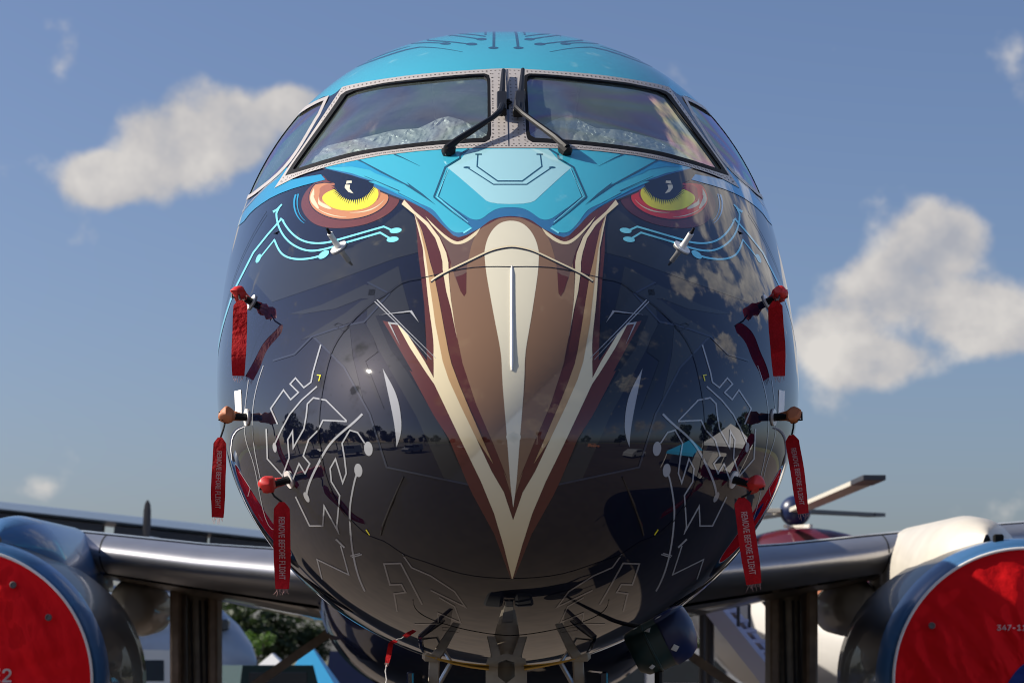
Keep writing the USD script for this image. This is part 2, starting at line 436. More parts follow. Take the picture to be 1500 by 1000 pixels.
# ------------------------------------------------------------------ the airliner's nose: one smooth surface
# Profiles along the fuselage (s = metres behind the nose tip) as functions of sqrt(s)
A_INF, Z_TOP, Z_BOT, Z_MID, N_UP, N_LOW = 1.448, 5.218, 1.788, 3.48, 2.27, 1.96


def profile(pts, odd=True):
    pts = np.array(pts, float)
    f = PchipInterpolator(np.sqrt(pts[:, 0]), pts[:, 1])
    u = np.linspace(0, 6.6, 1321)
    y = f(u)
    k = 200
    head = (2 * y[0] - y[1:k + 1][::-1]) if odd else y[1:k + 1][::-1]
    sm = gaussian_filter1d(np.concatenate([head, y]), 18, mode='nearest')[k:]
    return CubicSpline(u, sm)


TOP = profile([(0, 2.62), (.05, 2.84), (.2, 3.06), (.5, 3.33), (1, 3.67), (1.5, 3.95), (2, 4.27), (2.4, 4.51), (3, 4.80), (3.6, Z_TOP - .19), (4.4, Z_TOP - .06), (5.5, Z_TOP), (44, Z_TOP)])
BOT = profile([(0, 2.62), (.05, 2.42), (.2, 2.24), (.5, 2.08), (1, 1.96), (1.5, 1.89), (2.4, Z_BOT + .03), (3.5, Z_BOT + .005), (5, Z_BOT), (44, Z_BOT)])
HALF = profile([(0, 0), (.05, .25), (.2, .49), (.5, .76), (1, 1.02), (1.5, 1.19), (2.4, A_INF - .14), (3.2, A_INF - .06), (4.2, A_INF - .01), (5.5, A_INF), (44, A_INF)])
MID = profile([(0, 2.62), (.5, 2.70), (1.5, 2.92), (2.5, 3.12), (4, Z_MID), (44, Z_MID)], odd=False)
NU = profile([(0, 2), (1, 2), (4, N_UP), (44, N_UP)], odd=False)
NL = profile([(0, 2), (1, 2), (4, N_LOW), (44, N_LOW)], odd=False)


def skin(s, ph):
    u = np.sqrt(np.maximum(s, 1e-7))
    c, sn = np.cos(ph), np.sin(ph)
    n = np.where(sn > 0, NU(u), NL(u))
    r = (np.abs(c) ** n + np.abs(sn) ** n) ** (-1 / n)
    h = np.where(sn > 0, TOP(u) - MID(u), MID(u) - BOT(u))
    return np.stack([HALF(u) * r * c, s, MID(u) + h * r * sn], -1)


def inside(p):
    x, y, z = p.T
    u = np.sqrt(np.maximum(y, 1e-7))
    dz = z - MID(u)
    n = np.where(dz > 0, NU(u), NL(u))
    h = np.where(dz > 0, TOP(u) - MID(u), MID(u) - BOT(u))
    f = (np.abs(x) / np.maximum(HALF(u), 1e-9)) ** n + (np.abs(dz) / np.maximum(h, 1e-9)) ** n - 1
    return np.where(y <= 0, 10 - y, f)


def skin_normal(p):
    p = np.array(p, float)
    p[:, 1] = np.maximum(p[:, 1], 4e-4)
    g = []
    for k in range(3):
        e = np.zeros(3); e[k] = 1.5e-4
        g.append(inside(p + e) - inside(p - e))
    g = np.array(g).T
    return g / np.linalg.norm(g, axis=1)[:, None]


def cast(px):
    """Where the photograph's pixels fall on the nose."""
    px = np.atleast_2d(np.asarray(px, float))
    d = np.c_[(px[:, 0] - VPX) / FPX, np.ones(len(px)), (HY - px[:, 1]) / FPX]
    t = np.linspace(8.0005, 14.5, 330)
    f = np.array([inside(CAM + d * tt) for tt in t])
    hit = (f < 0).any(0)
    i = np.maximum(np.where(hit, np.argmax(f < 0, 0), np.argmin(f, 0)), 1)
    lo, hi = t[i - 1].copy(), t[i].copy()
    for _ in range(30):
        m = (lo + hi) / 2
        g = inside(CAM + d * m[:, None]) < 0
        hi, lo = np.where(g, m, hi), np.where(g, lo, m)
    return CAM + d * hi[:, None]


def chart(p):
    """Points on the skin -> flat chart whose origin is the nose tip."""
    x, y, z = np.atleast_2d(p).T
    u = np.sqrt(np.maximum(y, 1e-9))
    dz = z - MID(u)
    h = np.where(dz > 0, TOP(u) - MID(u), MID(u) - BOT(u))
    ph = np.arctan2(dz / np.maximum(h, 1e-9), x / np.maximum(HALF(u), 1e-9))
    return np.stack([u * np.cos(ph), u * np.sin(ph)], -1)


def unchart(q, lift=0.0):
    q = np.asarray(q, float)
    s = np.maximum((q ** 2).sum(-1), 2e-6)
    p = skin(s, np.arctan2(q[:, 1], q[:, 0]))
    n = skin_normal(p)
    return p + n * lift, n


def to_chart(poly, dens=3.0):
    """A polygon in photograph pixels -> the chart."""
    poly = shapely.segmentize(poly, dens)

    def ring(r):
        return chart(cast(np.array(r.coords)))
    out = []
    for g in getattr(poly, 'geoms', [poly]):
        if g.geom_type != 'Polygon' or g.is_empty:
            continue
        h = Polygon(ring(g.exterior), [ring(i) for i in g.interiors])
        out.append(h if h.is_valid else h.buffer(0))
    return shapely.union_all(out)


def chart_mesh(poly, cell=0.025):
    """Triangles of a chart polygon, cut into cells so that they can follow the curved skin."""
    polys = [g for g in getattr(poly, 'geoms', [poly]) if g.geom_type == 'Polygon' and g.area > 1e-9]
    V, T, n = [], [], 0
    for g in polys:
        x0, y0, x1, y1 = g.bounds
        i0, i1, j0, j1 = math.floor(x0 / cell), math.ceil(x1 / cell), math.floor(y0 / cell), math.ceil(y1 / cell)
        I, J = np.meshgrid(np.arange(i0, i1), np.arange(j0, j1))
        I, J = I.ravel(), J.ravel()
        cells = shapely.box(I * cell, J * cell, (I + 1) * cell, (J + 1) * cell)
        shapely.prepare(g)
        full = shapely.contains_properly(g, cells)
        some = shapely.intersects(g, cells) & ~full
        for i, j in zip(I[full], J[full]):
            V += [(i * cell, j * cell), ((i + 1) * cell, j * cell), ((i + 1) * cell, (j + 1) * cell), (i * cell, (j + 1) * cell)]
            T += [(n, n + 1, n + 2), (n, n + 2, n + 3)]; n += 4
        cut = shapely.intersection(cells[some], g)
        tri = shapely.get_parts(shapely.constrained_delaunay_triangles(cut[~shapely.is_empty(cut)]))
        tri = shapely.get_parts(tri)
        tri = tri[shapely.area(tri) > 1e-12] if len(tri) else tri
        if len(tri):
            c = shapely.get_coordinates(shapely.orient_polygons(tri)) if hasattr(shapely, 'orient_polygons') else shapely.get_coordinates(shapely.normalize(tri))
            c = c.reshape(-1, 4, 2)[:, :3]
            a = (c[:, 1, 0] - c[:, 0, 0]) * (c[:, 2, 1] - c[:, 0, 1]) - (c[:, 1, 1] - c[:, 0, 1]) * (c[:, 2, 0] - c[:, 0, 0])
            c[a < 0] = c[a < 0][:, ::-1]
            V += [tuple(p) for p in c.reshape(-1, 2)]
            T += [(n + 3 * k, n + 3 * k + 1, n + 3 * k + 2) for k in range(len(c))]; n += 3 * len(c)
    V, T = np.array(V), np.array(T)
    _, first, inv = np.unique(np.round(V, 7), axis=0, return_index=True, return_inverse=True)
    V, T = V[first], inv.reshape(-1)[T]
    T = T[(T[:, 0] != T[:, 1]) & (T[:, 1] != T[:, 2]) & (T[:, 0] != T[:, 2])]
    return V, T


def skin_mesh(name, poly, mat, parent, lift=0.0, cell=0.025, flip=False, **kw):
    """A piece of the skin: the chart polygon laid on the nose, with the nose's own smooth normals."""
    V, T = chart_mesh(poly, cell)
    p, n = unchart(V, lift)
    g = np.cross(p[T[:, 1]] - p[T[:, 0]], p[T[:, 2]] - p[T[:, 0]])
    wrong = (g * n[T[:, 0]]).sum(1) < 0
    T[wrong] = T[wrong][:, ::-1]
    if flip:
        T, n = T[:, ::-1], -n
    m = UsdGeom.Mesh.Define(stage, free(pathof(parent), name))
    from pxr import Vt
    m.CreatePointsAttr(Vt.Vec3fArray.FromNumpy(p.astype(np.float32)))
    m.CreateFaceVertexCountsAttr(Vt.IntArray.FromNumpy(np.full(len(T), 3, np.int32)))
    m.CreateFaceVertexIndicesAttr(Vt.IntArray.FromNumpy(np.ascontiguousarray(T).astype(np.int32).ravel()))
    m.CreateSubdivisionSchemeAttr('none')
    m.CreateNormalsAttr(Vt.Vec3fArray.FromNumpy(n.astype(np.float32)))
    m.SetNormalsInterpolation('vertex')
    UsdShade.MaterialBindingAPI.Apply(m.GetPrim()).Bind(MAT[mat])
    return tag(m.GetPrim(), **kw)


def mirror(c):
    return affinity.scale(c, -1, 1, origin=(0, 0))


LEFT = sbox(-9, -9, 0, 9)


def Z(x0, y0, k, pts):
    return [(x0 + x / k, y0 + y / k) for x, y in pts]


# scales of the enlarged views the outlines were measured in
def z1(*p): return Z(340, 230, 5.715, p)
def z2(*p): return Z(540, 210, 5.715, p)
def z3(*p): return Z(540, 370, 5.715, p)
def z4(*p): return Z(600, 530, 5.715, p)
def z5(*p): return Z(640, 690, 5.715, p)
def z6(*p): return Z(440, 20, 4.1667, p)
def z7(*p): return Z(330, 530, 5.715, p)
def z8(*p): return Z(330, 690, 5.715, p)
def y1(*p): return Z(400, 370, 5.715, p)
def y2(*p): return Z(540, 790, 5.715, p)
def y6(*p): return Z(340, 80, 4.764, p)
def y7(*p): return Z(290, 380, 5.0, p)
def a1(*p): return Z(300, 0, 3.226, p)
def a3(*p): return Z(300, 220, 3.226, p)
def a5(*p): return Z(300, 470, 3.226, p)


def smooth(pts, n=8):
    """A curve through the points."""
    p = np.array(pts, float)
    t = np.concatenate([[0], np.cumsum(np.sqrt(np.linalg.norm(np.diff(p, axis=0), axis=1)))])
    return [tuple(q) for q in CubicSpline(t, p)(np.linspace(0, t[-1], n * (len(p) - 1) + 1))]


def P(*runs):
    pts = [q for r in runs for q in r]
    g = Polygon(pts)
    return g if g.is_valid else g.buffer(0)


def S(pts, w, cap='flat', join='mitre'):
    return LineString(pts).buffer(w / 2, cap_style=cap, join_style=join)


def E(x, y, rx, ry, deg=0):
    return affinity.rotate(affinity.scale(Point(x, y).buffer(1, 16), rx, ry), deg)


def taper(pts, w0, w1, wm=None):
    """A stroke whose width runs from w0 (by way of wm) to w1."""
    p = np.array(pts, float)
    d = np.gradient(p, axis=0); d /= np.linalg.norm(d, axis=1)[:, None]
    t = np.linspace(0, 1, len(p))
    w = np.interp(t, [0, 1], [w0, w1]) if wm is None else np.interp(t, [0, .5, 1], [w0, wm, w1])
    nrm = np.c_[-d[:, 1], d[:, 0]] * w[:, None] / 2
    return P([tuple(q) for q in p + nrm], [tuple(q) for q in (p - nrm)[::-1]])


airliner = thing('airliner', 'glossy navy jet airliner facing the camera with an eagle face painted on its nose', 'airliner')

# ---- windows, in photograph pixels (left half; the right is its mirror image on the real surface)
glass_px = P(smooth(a1((425, 800), (470, 735), (590, 570), (672, 455)), 4), smooth(a1((712, 437), (850, 408), (1000, 390), (1200, 370), (1316, 363)), 4), a1((1328, 372), (1331, 390)), a1((1333, 620), (1328, 642), (1310, 652)), smooth(a1((1180, 660), (1000, 676), (800, 702), (700, 720), (550, 760)), 4))
seal_px = P(smooth(a1((382, 834), (440, 745), (565, 570), (645, 452)), 4), a1((668, 436), (695, 427)), smooth(a1((850, 396), (1000, 378), (1200, 359), (1322, 352)), 4), a1((1343, 360), (1349, 382)), a1((1353, 640), (1347, 664), (1325, 677)), smooth(a1((1200, 683), (1000, 699), (800, 725), (700, 744), (550, 784)), 4))
side_px = P(smooth(y6((640, 327), (560, 364), (470, 420), (395, 480), (330, 562), (240, 695), (160, 840), (118, 930)), 3), [(359, 290)], smooth(y6((150, 962), (250, 885), (385, 755), (520, 550), (600, 415)), 3))
frame_px = P(smooth([(746.5, 102.0)] + a1((1410, 328), (1200, 340), (1000, 357), (850, 377), (740, 395), (655, 414)), 4), y6((790, 222), (768, 236), (640, 430), (500, 640), (395, 790), (300, 935)), smooth(y6((430, 868), (640, 795), (870, 742), (1048, 708)), 4), smooth(a1((1000, 719), (1130, 709), (1250, 704), (1420, 703), (1500, 703)), 3))
GLASS, SEAL, SIDE, FRAME = (to_chart(g).intersection(LEFT) for g in (glass_px.buffer(1.3), seal_px, side_px, frame_px))
SIDE_RIM = to_chart(side_px.buffer(4.2, join_style='mitre').difference(side_px.buffer(0.3)))
SIDE_RIM = SIDE_RIM.difference(SIDE)
OPEN = shapely.union_all([GLASS, SIDE, mirror(GLASS), mirror(SIDE)])

disc = Point(0, 0).buffer(2.42, 96)
fuselage = skin_mesh('fuselage', disc.difference(OPEN), 'navy', airliner, 0.0)


def both(name, poly, mat, lift, parent=fuselage, mat2=None, label2=None, **kw):
    """The piece and its mirror image, each a mesh of its own."""
    a = skin_mesh(name, poly, mat, parent, lift, **kw)
    b = skin_mesh(name, mirror(poly), mat2 or mat, parent, lift, label=label2)
    return a, b


def across(name, poly, mat, lift, parent=fuselage, **kw):
    """A piece that reaches across the middle: the left half and its mirror image joined."""
    h = poly.intersection(LEFT)
    return skin_mesh(name, shapely.union_all([h, mirror(h)]).buffer(1e-4).buffer(-1e-4), mat, parent, lift, **kw)


LAY = 0.00045
# rear fuselage barrel and tail
rings = []
ang = np.linspace(0, 2 * np.pi, 96, endpoint=False)
for s in np.concatenate([[5.72], np.arange(6.2, 26, 1.5), np.linspace(26.5, 36.5, 14)]):
    r = skin(np.full(96, float(s)), ang)
    if s > 26:
        k = (s - 26) / 10.5
        g = math.sqrt(max(1 - k ** 1.9, 0.012))
        c = np.array([0, s, 4.1])
        r = (r - [0, s, 4.1]) * [g, 1, g] + c + [0, 0, 0.35 * k]
        r[:, 1] = s
    rings.append(r - (skin_normal(r) * 0.001 if s < 26 else 0))
obj('rear_fuselage', loft(rings[::-1]), 'navy', airliner, smooth=True)

# ---- glass, seals, frame
for g in (GLASS, mirror(GLASS)):
    skin_mesh('windscreen_pane', g.buffer(0.004), 'glass', airliner, -0.006)
for g in (SIDE, mirror(SIDE)):
    skin_mesh('side_window_pane', g.buffer(0.003), 'glass', airliner, -0.005)
frame = across('windscreen_frame', FRAME.difference(SEAL), 'frame_silver', 9.0 * LAY, airliner)
both('window_seal', SEAL.difference(GLASS), 'rubber', 10 * LAY, airliner)
both('side_window_frame', SIDE_RIM, 'frame_silver', 9 * LAY, airliner)
gap_px = P(y6((692, 300), (780, 225), (640, 425), (500, 635), (388, 795), (372, 782), (520, 560)))
both('window_gap', to_chart(gap_px).difference(SIDE).difference(SIDE_RIM).difference(FRAME), 'black_paint', 8 * LAY)
# the rubber reveal round each opening
for g in (GLASS, SIDE, mirror(GLASS), mirror(SIDE)):
    for q in getattr(g, 'geoms', [g]):
        e = np.array(shapely.segmentize(q, 0.02).exterior.coords)
        a, _ = unchart(e, 0.0); b, _ = unchart(e, -0.012)
        obj('window_reveal', loft([a[:-1], b[:-1]]), 'rubber', airliner, smooth=True)
# rivets along the frame
pts = []
fx = frame_px.buffer(-2.6)
for k, off in ((0, 2.7), (1, 2.7)):
    pass
outer = LineString([q for q in frame_px.buffer(-2.8).exterior.coords])
for d in np.arange(0, outer.length, 6.3):
    pts.append(outer.interpolate(d).coords[0])
inner = LineString(seal_px.buffer(3.0).exterior.coords)
for d in np.arange(3, inner.length, 6.3):
    pts.append(inner.interpolate(d).coords[0])
for x in (721.6, 730.5, 738.5):
    pts += [(x, y) for y in np.arange(110, 214, 5.1)]
keep = [q for q in pts if frame_px.buffer(-1.6).contains(Point(q)) and not seal_px.buffer(1.2).contains(Point(q))]
c = chart(cast(keep))
c = c[c[:, 0] < -0.004]
c = np.vstack([c, c * [-1, 1]])
p, n = unchart(c, 9.6 * LAY)
rv = []
for q, m in zip(p, n):
    M = trimesh.geometry.align_vectors([0, 0, 1], m); M[:3, 3] = q
    rv.append(trimesh.creation.cylinder(radius=0.0036, height=0.0022, sections=8).apply_transform(M))
obj('rivets', merge(*rv), 'rivet', airliner, kind='stuff')
across('centre_joint', to_chart(S([(743.6, 103), (745.6, 216)], 1.6)).union(mirror(to_chart(S([(743.6, 103), (745.6, 216)], 1.6)))), 'seam', 9.6 * LAY, airliner)

# ---- paint, from the lowest layer up
# turquoise crown, carried on over the back
crown_edge = [(747.5, 101.0)] + a1((1410, 330), (1200, 342), (1000, 359), (850, 379), (740, 397), (655, 417)) + y6((775, 238), (690, 288), (640, 293), (550, 345), (470, 395), (405, 447))
ce = chart(cast(crown_edge))
ph_end = math.atan2(ce[-1, 1], ce[-1, 0])
arc = [(2.42 * math.cos(a), 2.42 * math.sin(a)) for a in np.linspace(ph_end + 0.06, math.pi / 2 - 0.02, 30)]
crown = Polygon(list(map(tuple, ce)) + arc).buffer(0)
crown = crown.union(sbox(-0.08, ce[0, 1], 0.001, 2.35))
across('turquoise_crown', crown.difference(shapely.union_all([SIDE, GLASS])), 'turquoise', 1 * LAY)
fp = [q for a in np.linspace(ph_end + 0.04, math.pi - ph_end - 0.04, 60) for q in [a]]
obj('turquoise_spine', loft([skin(np.full(60, s), np.array(fp)) + skin_normal(skin(np.full(60, s), np.array(fp))) * 0.001 for s in np.arange(5.74, 26, 1.6)][::-1], closed=False), 'turquoise', airliner, smooth=True)

# charcoal facets of the cheeks
cheek = [P(a3((205, 590), (318, 718), (600, 622), (905, 510), (1015, 482), (1000, 330), (940, 275), (760, 425), (560, 520), (400, 522), (320, 432), (215, 545))),
         P(y1((775, 265), (955, 347), (655, 580), (330, 700), (230, 735), (430, 610), (600, 510), (740, 402), (795, 388), (740, 385), (520, 470), (240, 515), (130, 515), (400, 440))),
         P(y1((800, 245), (1050, 112), (1085, 270), (1145, 490), (920, 515), (860, 530)), a5((950, 230), (1110, 480), (1250, 770), (1130, 742), (1000, 450), (830, 150), (765, 20))),
         P(y1((640, 610), (500, 645), (330, 712), (600, 950)), a5((660, 220), (780, 440), (860, 690), (830, 600), (760, 420), (700, 170)))]
for g in cheek:
    both('charcoal_facet', to_chart(g), 'charcoal', 1 * LAY)
both('dark_facet', to_chart(P(y1((640, 605), (760, 580), (835, 700), (880, 830)), a5((760, 190), (850, 420), (800, 340), (700, 130)))), 'black_paint', 2 * LAY)
lines = [S(y1((790, 250), (975, 345), (765, 580), (630, 607), (500, 645), (325, 705), (180, 850), (0, 905)), 2.6), S(a5((520, 80), (660, 220), (780, 440), (860, 690), (1250, 772)), 2.8)]
for g in lines:
    both('facet_line', to_chart(g), 'slate_line', 3 * LAY)
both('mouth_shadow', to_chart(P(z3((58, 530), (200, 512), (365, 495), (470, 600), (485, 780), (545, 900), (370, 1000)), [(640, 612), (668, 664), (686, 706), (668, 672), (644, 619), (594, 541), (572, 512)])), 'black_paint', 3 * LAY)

# forehead
fore_low = z2((0, 330), (200, 420), (380, 500), (500, 570), (600, 660), (700, 745), (745, 765), (800, 758), (870, 715), (940, 690))
OUT = P(a1((1500, 700), (1250, 700), (1000, 716), (850, 733)), y6((1048, 700), (870, 738), (640, 790)), z1((780, 100), (1000, 155), (1200, 222)), smooth(z2((0, 345), (200, 438), (400, 520), (520, 592), (620, 690), (710, 775), (755, 790), (820, 772), (930, 715), (1010, 655), (1100, 622), (1190, 613), (1260, 617)), 5))
across('forehead_outline', to_chart(OUT.buffer(2.2)).intersection(LEFT).difference(FRAME), 'umber', 3 * LAY)
across('forehead_edge', to_chart(OUT).difference(FRAME), 'deep_blue', 4 * LAY)
FORE = P(a1((1500, 700), (1250, 700), (1000, 716), (850, 733)), y6((1048, 700), (870, 738), (660, 790)), z1((790, 98), (1000, 140), (1200, 210)), smooth(z2((0, 325), (140, 380), (290, 445), (440, 512), (540, 562), (600, 632), (660, 702), (715, 745), (770, 752), (830, 738)), 4), z2((870, 716), (700, 560), (610, 478), (700, 535)), smooth(z2((830, 622), (880, 642), (940, 637), (1000, 596), (1080, 552), (1180, 540), (1260, 545)), 5))
across('turquoise_forehead', to_chart(FORE).difference(FRAME), 'turquoise', 5 * LAY)
both('brow_shade', to_chart(P(z1((800, 94), (1000, 42), (1066, 36), (1486, 262)), z2((330, 372), (565, 522), (300, 352), (130, 282), (0, 235)), z1((1300, 200), (1150, 112), (1000, 84), (880, 88)))).difference(FRAME), 'mid_blue', 6 * LAY)
both('brow_line', to_chart(P(z1((1035, 28), (1075, 30), (1486, 246)), z2((320, 330), (450, 425), (565, 523), (440, 440), (300, 350), (130, 265), (0, 205)), z1((1300, 168), (1100, 55)))).difference(FRAME), 'teal_line', 7 * LAY)
both('brow_line', to_chart(shapely.union_all([taper(z2((213, 96), (290, 128), (430, 196)), 2.0, 0.3), taper(z1((1110, 165), (1250, 225), (1400, 290)) + z2((250, 420), (420, 505)), 0.6, 0.3, 1.5)])).difference(FRAME), 'teal_line', 7 * LAY)
both('lower_brow_shade', to_chart(taper(z2((20, 330), (160, 385), (330, 468), (480, 552)), 0.4, 0.4, 3.2)), 'mid_blue', 6 * LAY)
both('pale_edge', to_chart(P(z2((790, 750), (850, 712), (866, 716), (800, 760)))), 'circuit', 6 * LAY)
PLATE = P(z2((660, 208), (770, 140), (840, 55), (1260, 50), (1260, 515), (1180, 514), (1080, 510), (1020, 500), (985, 486), (870, 385), (760, 290)))
across('pale_forehead_plate', to_chart(PLATE).difference(FRAME), 'pale_turquoise', 6 * LAY)
both('plate_line', to_chart(S(z2((842, 52), (770, 95), (764, 132), (642, 206), (547, 455)), 2.6).union(taper(z2((547, 455), (700, 580), (845, 690)), 2.4, 0.8))).difference(FRAME), 'teal_line', 7 * LAY)
both('plate_line', to_chart(S(z2((660, 228), (585, 452), (720, 556), (822, 640)), 1.0)), 'teal_line', 7 * LAY)
both('plate_line', to_chart(S(z2((672, 215), (572, 455), (712, 568), (835, 668)), 0.9)), 'circuit', 7 * LAY)
across('circuit_line', to_chart(shapely.union_all([S(z2((915, 100), (908, 200), (1080, 322), (1260, 322)), 2.0), S(z2((893, 98), (948, 98)), 2.0)])).difference(FRAME), 'teal_line', 7 * LAY)
across('circuit_line', to_chart(shapely.union_all([S(z2((825, 208), (1045, 350), (1260, 350)), 1.7), E(*z2((822, 208))[0], 5, 1.5)])), 'teal_line', 7 * LAY)

# brow beside the window
both('brow_band', to_chart(P(z1((745, 148), (782, 192), (690, 217), (600, 240), (500, 270), (400, 308), (320, 347), (250, 392), (190, 437), (150, 475), (100, 540), (40, 590), (60, 530), (105, 452), (200, 345), (300, 240), (380, 165), (455, 85), (475, 100), (430, 190), (470, 200), (600, 172)))).difference(shapely.union_all([FRAME, SIDE, SIDE_RIM])), 'mid_blue', 4 * LAY)
both('brow_rim', to_chart(taper(z1((0, 560), (60, 490), (190, 345), (300, 238), (390, 172), (450, 95)), 1.0, 0.6, 1.8)).difference(shapely.union_all([FRAME, SIDE, SIDE_RIM])), 'white_line', 5 * LAY)

# the eyes
eye_sock = P(smooth(z1((665, 240), (615, 295), (582, 370), (590, 450), (660, 540), (740, 580), (850, 597), (980, 590), (1130, 560), (1270, 500), (1350, 440), (1397, 375), (1395, 343)), 4), z1((1350, 330), (1190, 230), (800, 130)))
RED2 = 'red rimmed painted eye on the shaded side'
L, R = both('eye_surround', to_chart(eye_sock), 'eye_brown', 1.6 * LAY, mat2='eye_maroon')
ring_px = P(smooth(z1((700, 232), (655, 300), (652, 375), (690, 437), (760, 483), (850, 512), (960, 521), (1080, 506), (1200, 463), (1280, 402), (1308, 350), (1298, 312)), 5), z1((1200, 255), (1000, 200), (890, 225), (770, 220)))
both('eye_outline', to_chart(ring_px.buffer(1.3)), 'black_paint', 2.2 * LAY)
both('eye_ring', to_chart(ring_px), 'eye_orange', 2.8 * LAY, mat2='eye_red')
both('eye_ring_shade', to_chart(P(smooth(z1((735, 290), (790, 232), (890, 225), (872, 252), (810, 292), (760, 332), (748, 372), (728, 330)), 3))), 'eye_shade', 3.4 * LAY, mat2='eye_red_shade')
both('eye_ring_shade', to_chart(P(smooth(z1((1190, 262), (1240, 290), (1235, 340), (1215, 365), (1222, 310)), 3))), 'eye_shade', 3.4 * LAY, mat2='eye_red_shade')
hl = [P(smooth(z1((688, 262), (660, 320), (668, 385), (728, 435), (700, 370), (690, 320)), 4)), P(smooth(z1((722, 330), (740, 375), (785, 400), (835, 437), (770, 425), (722, 380)), 4)), taper(smooth(z1((985, 466), (1100, 460), (1200, 425), (1275, 360)), 4), 0.3, 0.3, 2.0),
      taper(smooth(z1((700, 420), (780, 470), (880, 498), (960, 503)), 4), 0.3, 0.3, 1.4)]
both('eye_highlight', to_chart(shapely.union_all(hl)), 'cream', 3.5 * LAY, mat2='cream')
both('iris', to_chart(P(smooth(z1((850, 275), (790, 303), (757, 342), (782, 388), (850, 430), (950, 451), (1050, 446), (1150, 416), (1210, 362), (1226, 300), (1190, 250)), 5), z1((1100, 240), (980, 260)))), 'yellow', 4.0 * LAY)
arcp = smooth(z1((862, 225), (866, 262), (890, 300), (930, 338), (1000, 362), (1080, 350), (1135, 315), (1172, 270), (1188, 232)), 8)
pupil = [P(arcp, z1((1195, 214), (1000, 160), (800, 104), (745, 120), (760, 150), (800, 200)))]
for i in range(3, len(arcp) - 3, 2):
    a, b = np.array(arcp[i - 1]), np.array(arcp[i + 1])
    m = (a + b) / 2
    t = (b - a) / np.linalg.norm(b - a)
    nrm = np.array([-t[1], t[0]])
    out = nrm * (1 if nrm @ (m - np.array(z1((1020, 240))[0])) > 0 else -1)
    out = out + np.array([0, 0.25]) - t * 0.25
    ln = 6.2 * (0.8 + 0.35 * random.random())
    pupil.append(P([tuple(m - t * 1.0 - out), tuple(m + t * 1.0 - out), tuple(m + out * ln)]))
both('pupil', to_chart(shapely.union_all(pupil), 1.5).difference(FRAME), 'navy', 4.6 * LAY)
both('eye_glint', to_chart(shapely.union_all([P(z1((962, 203), (1002, 202), (1006, 220), (955, 229))), P(z1((948, 236), (990, 237), (986, 270), (1018, 310), (975, 297), (945, 262)))])), 'ivory', 5.2 * LAY)
both('eye_arc', to_chart(shapely.union_all([taper(smooth(z1((535, 315), (520, 400), (545, 490), (605, 555)), 5), 2.6, 0.6, 2.2), taper(smooth(z1((556, 310), (546, 390), (565, 475), (615, 535)), 5), 2.2, 0.4, 1.2)])), 'mid_blue', 2 * LAY)

# turquoise circuit lines under the eye
W = 2.7
circ = [S(smooth(z1((372, 470), (385, 560), (420, 640), (480, 712), (560, 762), (650, 786), (760, 776), (850, 752)), 6), W).union(taper(z1((345, 462), (380, 440), (418, 398)), 3.5, 2.2)).union(S(z1((395, 425), (372, 475)), 2.4)),
        S(smooth(y7((130, 1000), (150, 640), (195, 440), (240, 300)) , 5), 2.0).union(S(y7((240, 300), (285, 190)) + z1((180, 800), (300, 650), (415, 520)), 2.5)).union(S(z1((405, 515), (430, 535)) + smooth(z1((425, 530), (460, 590), (540, 672), (640, 716), (760, 722), (860, 702)), 6)[1:] + z1((1270, 585), (1345, 618)), W)).union(E(*z1((1370, 618))[0], 8.8, 3.9, -8)),
        S(z1((215, 870), (355, 695)), 1.8).union(S(smooth(z1((352, 690), (375, 742), (420, 812), (500, 850), (600, 856), (700, 840), (760, 818)), 6), W)).union(E(*z1((768, 818))[0], 9, 4.5, -35)).union(E(*z1((222, 850))[0], 3, 7, 25)),
        S(z1((930, 725), (1240, 635), (1325, 685)), W).union(E(*z1((1345, 692))[0], 8.8, 3.9, -8))]
for g in circ:
    both('circuit_line', to_chart(g), 'circuit', 3 * LAY)

# ---- the beak
mid = 753.5
B0 = P(z2((1260, 612), (1190, 613), (1100, 622), (1010, 655), (930, 715), (820, 772), (755, 790), (710, 775), (620, 690), (520, 592), (400, 520), (300, 470)), [(588, 299), (600, 309), (606.5, 313), (610, 332), (612.6, 370), (617, 405), (622, 450), (624.9, 506), (626, 529)], z3((300, 650), (250, 600), (170, 583), (120, 573), (260, 810), (370, 1000)), z4((0, 70), (200, 440), (330, 640), (480, 1000)), z5((300, 190), (480, 520)), [(748, 846), (758, 846)])
across('beak_base', to_chart(B0), 'maroon_brown', 5 * LAY)
both('beak_stripe', to_chart(P(z2((300, 478), (278, 515), (380, 598), (482, 692), (560, 800), (602, 920), (620, 1000)), z3((622, 150), (652, 330), (690, 470), (720, 620), (742, 720)), z3((712, 540), (690, 400), (672, 210)), z2((668, 1000), (650, 920), (592, 790), (500, 668), (385, 572)))), 'cream', 6 * LAY)
both('beak_shade', to_chart(P(z2((560, 735), (690, 838), (760, 852), (870, 800), (935, 720), (960, 760), (900, 900), (850, 1000)), z3((845, 20), (830, 90), (822, 150), (818, 345), (800, 372), (772, 330), (722, 205), (690, 95)), z2((690, 1000), (660, 910), (600, 790)))), 'grey_brown', 6 * LAY)
both('beak_stripe', to_chart(P(smooth(z2((478, 618), (560, 700), (640, 772), (715, 820), (762, 826), (840, 786), (937, 714)), 4), smooth(z2((905, 768), (820, 832), (750, 852), (690, 837), (600, 762), (530, 690)), 4))), 'cream', 7 * LAY)
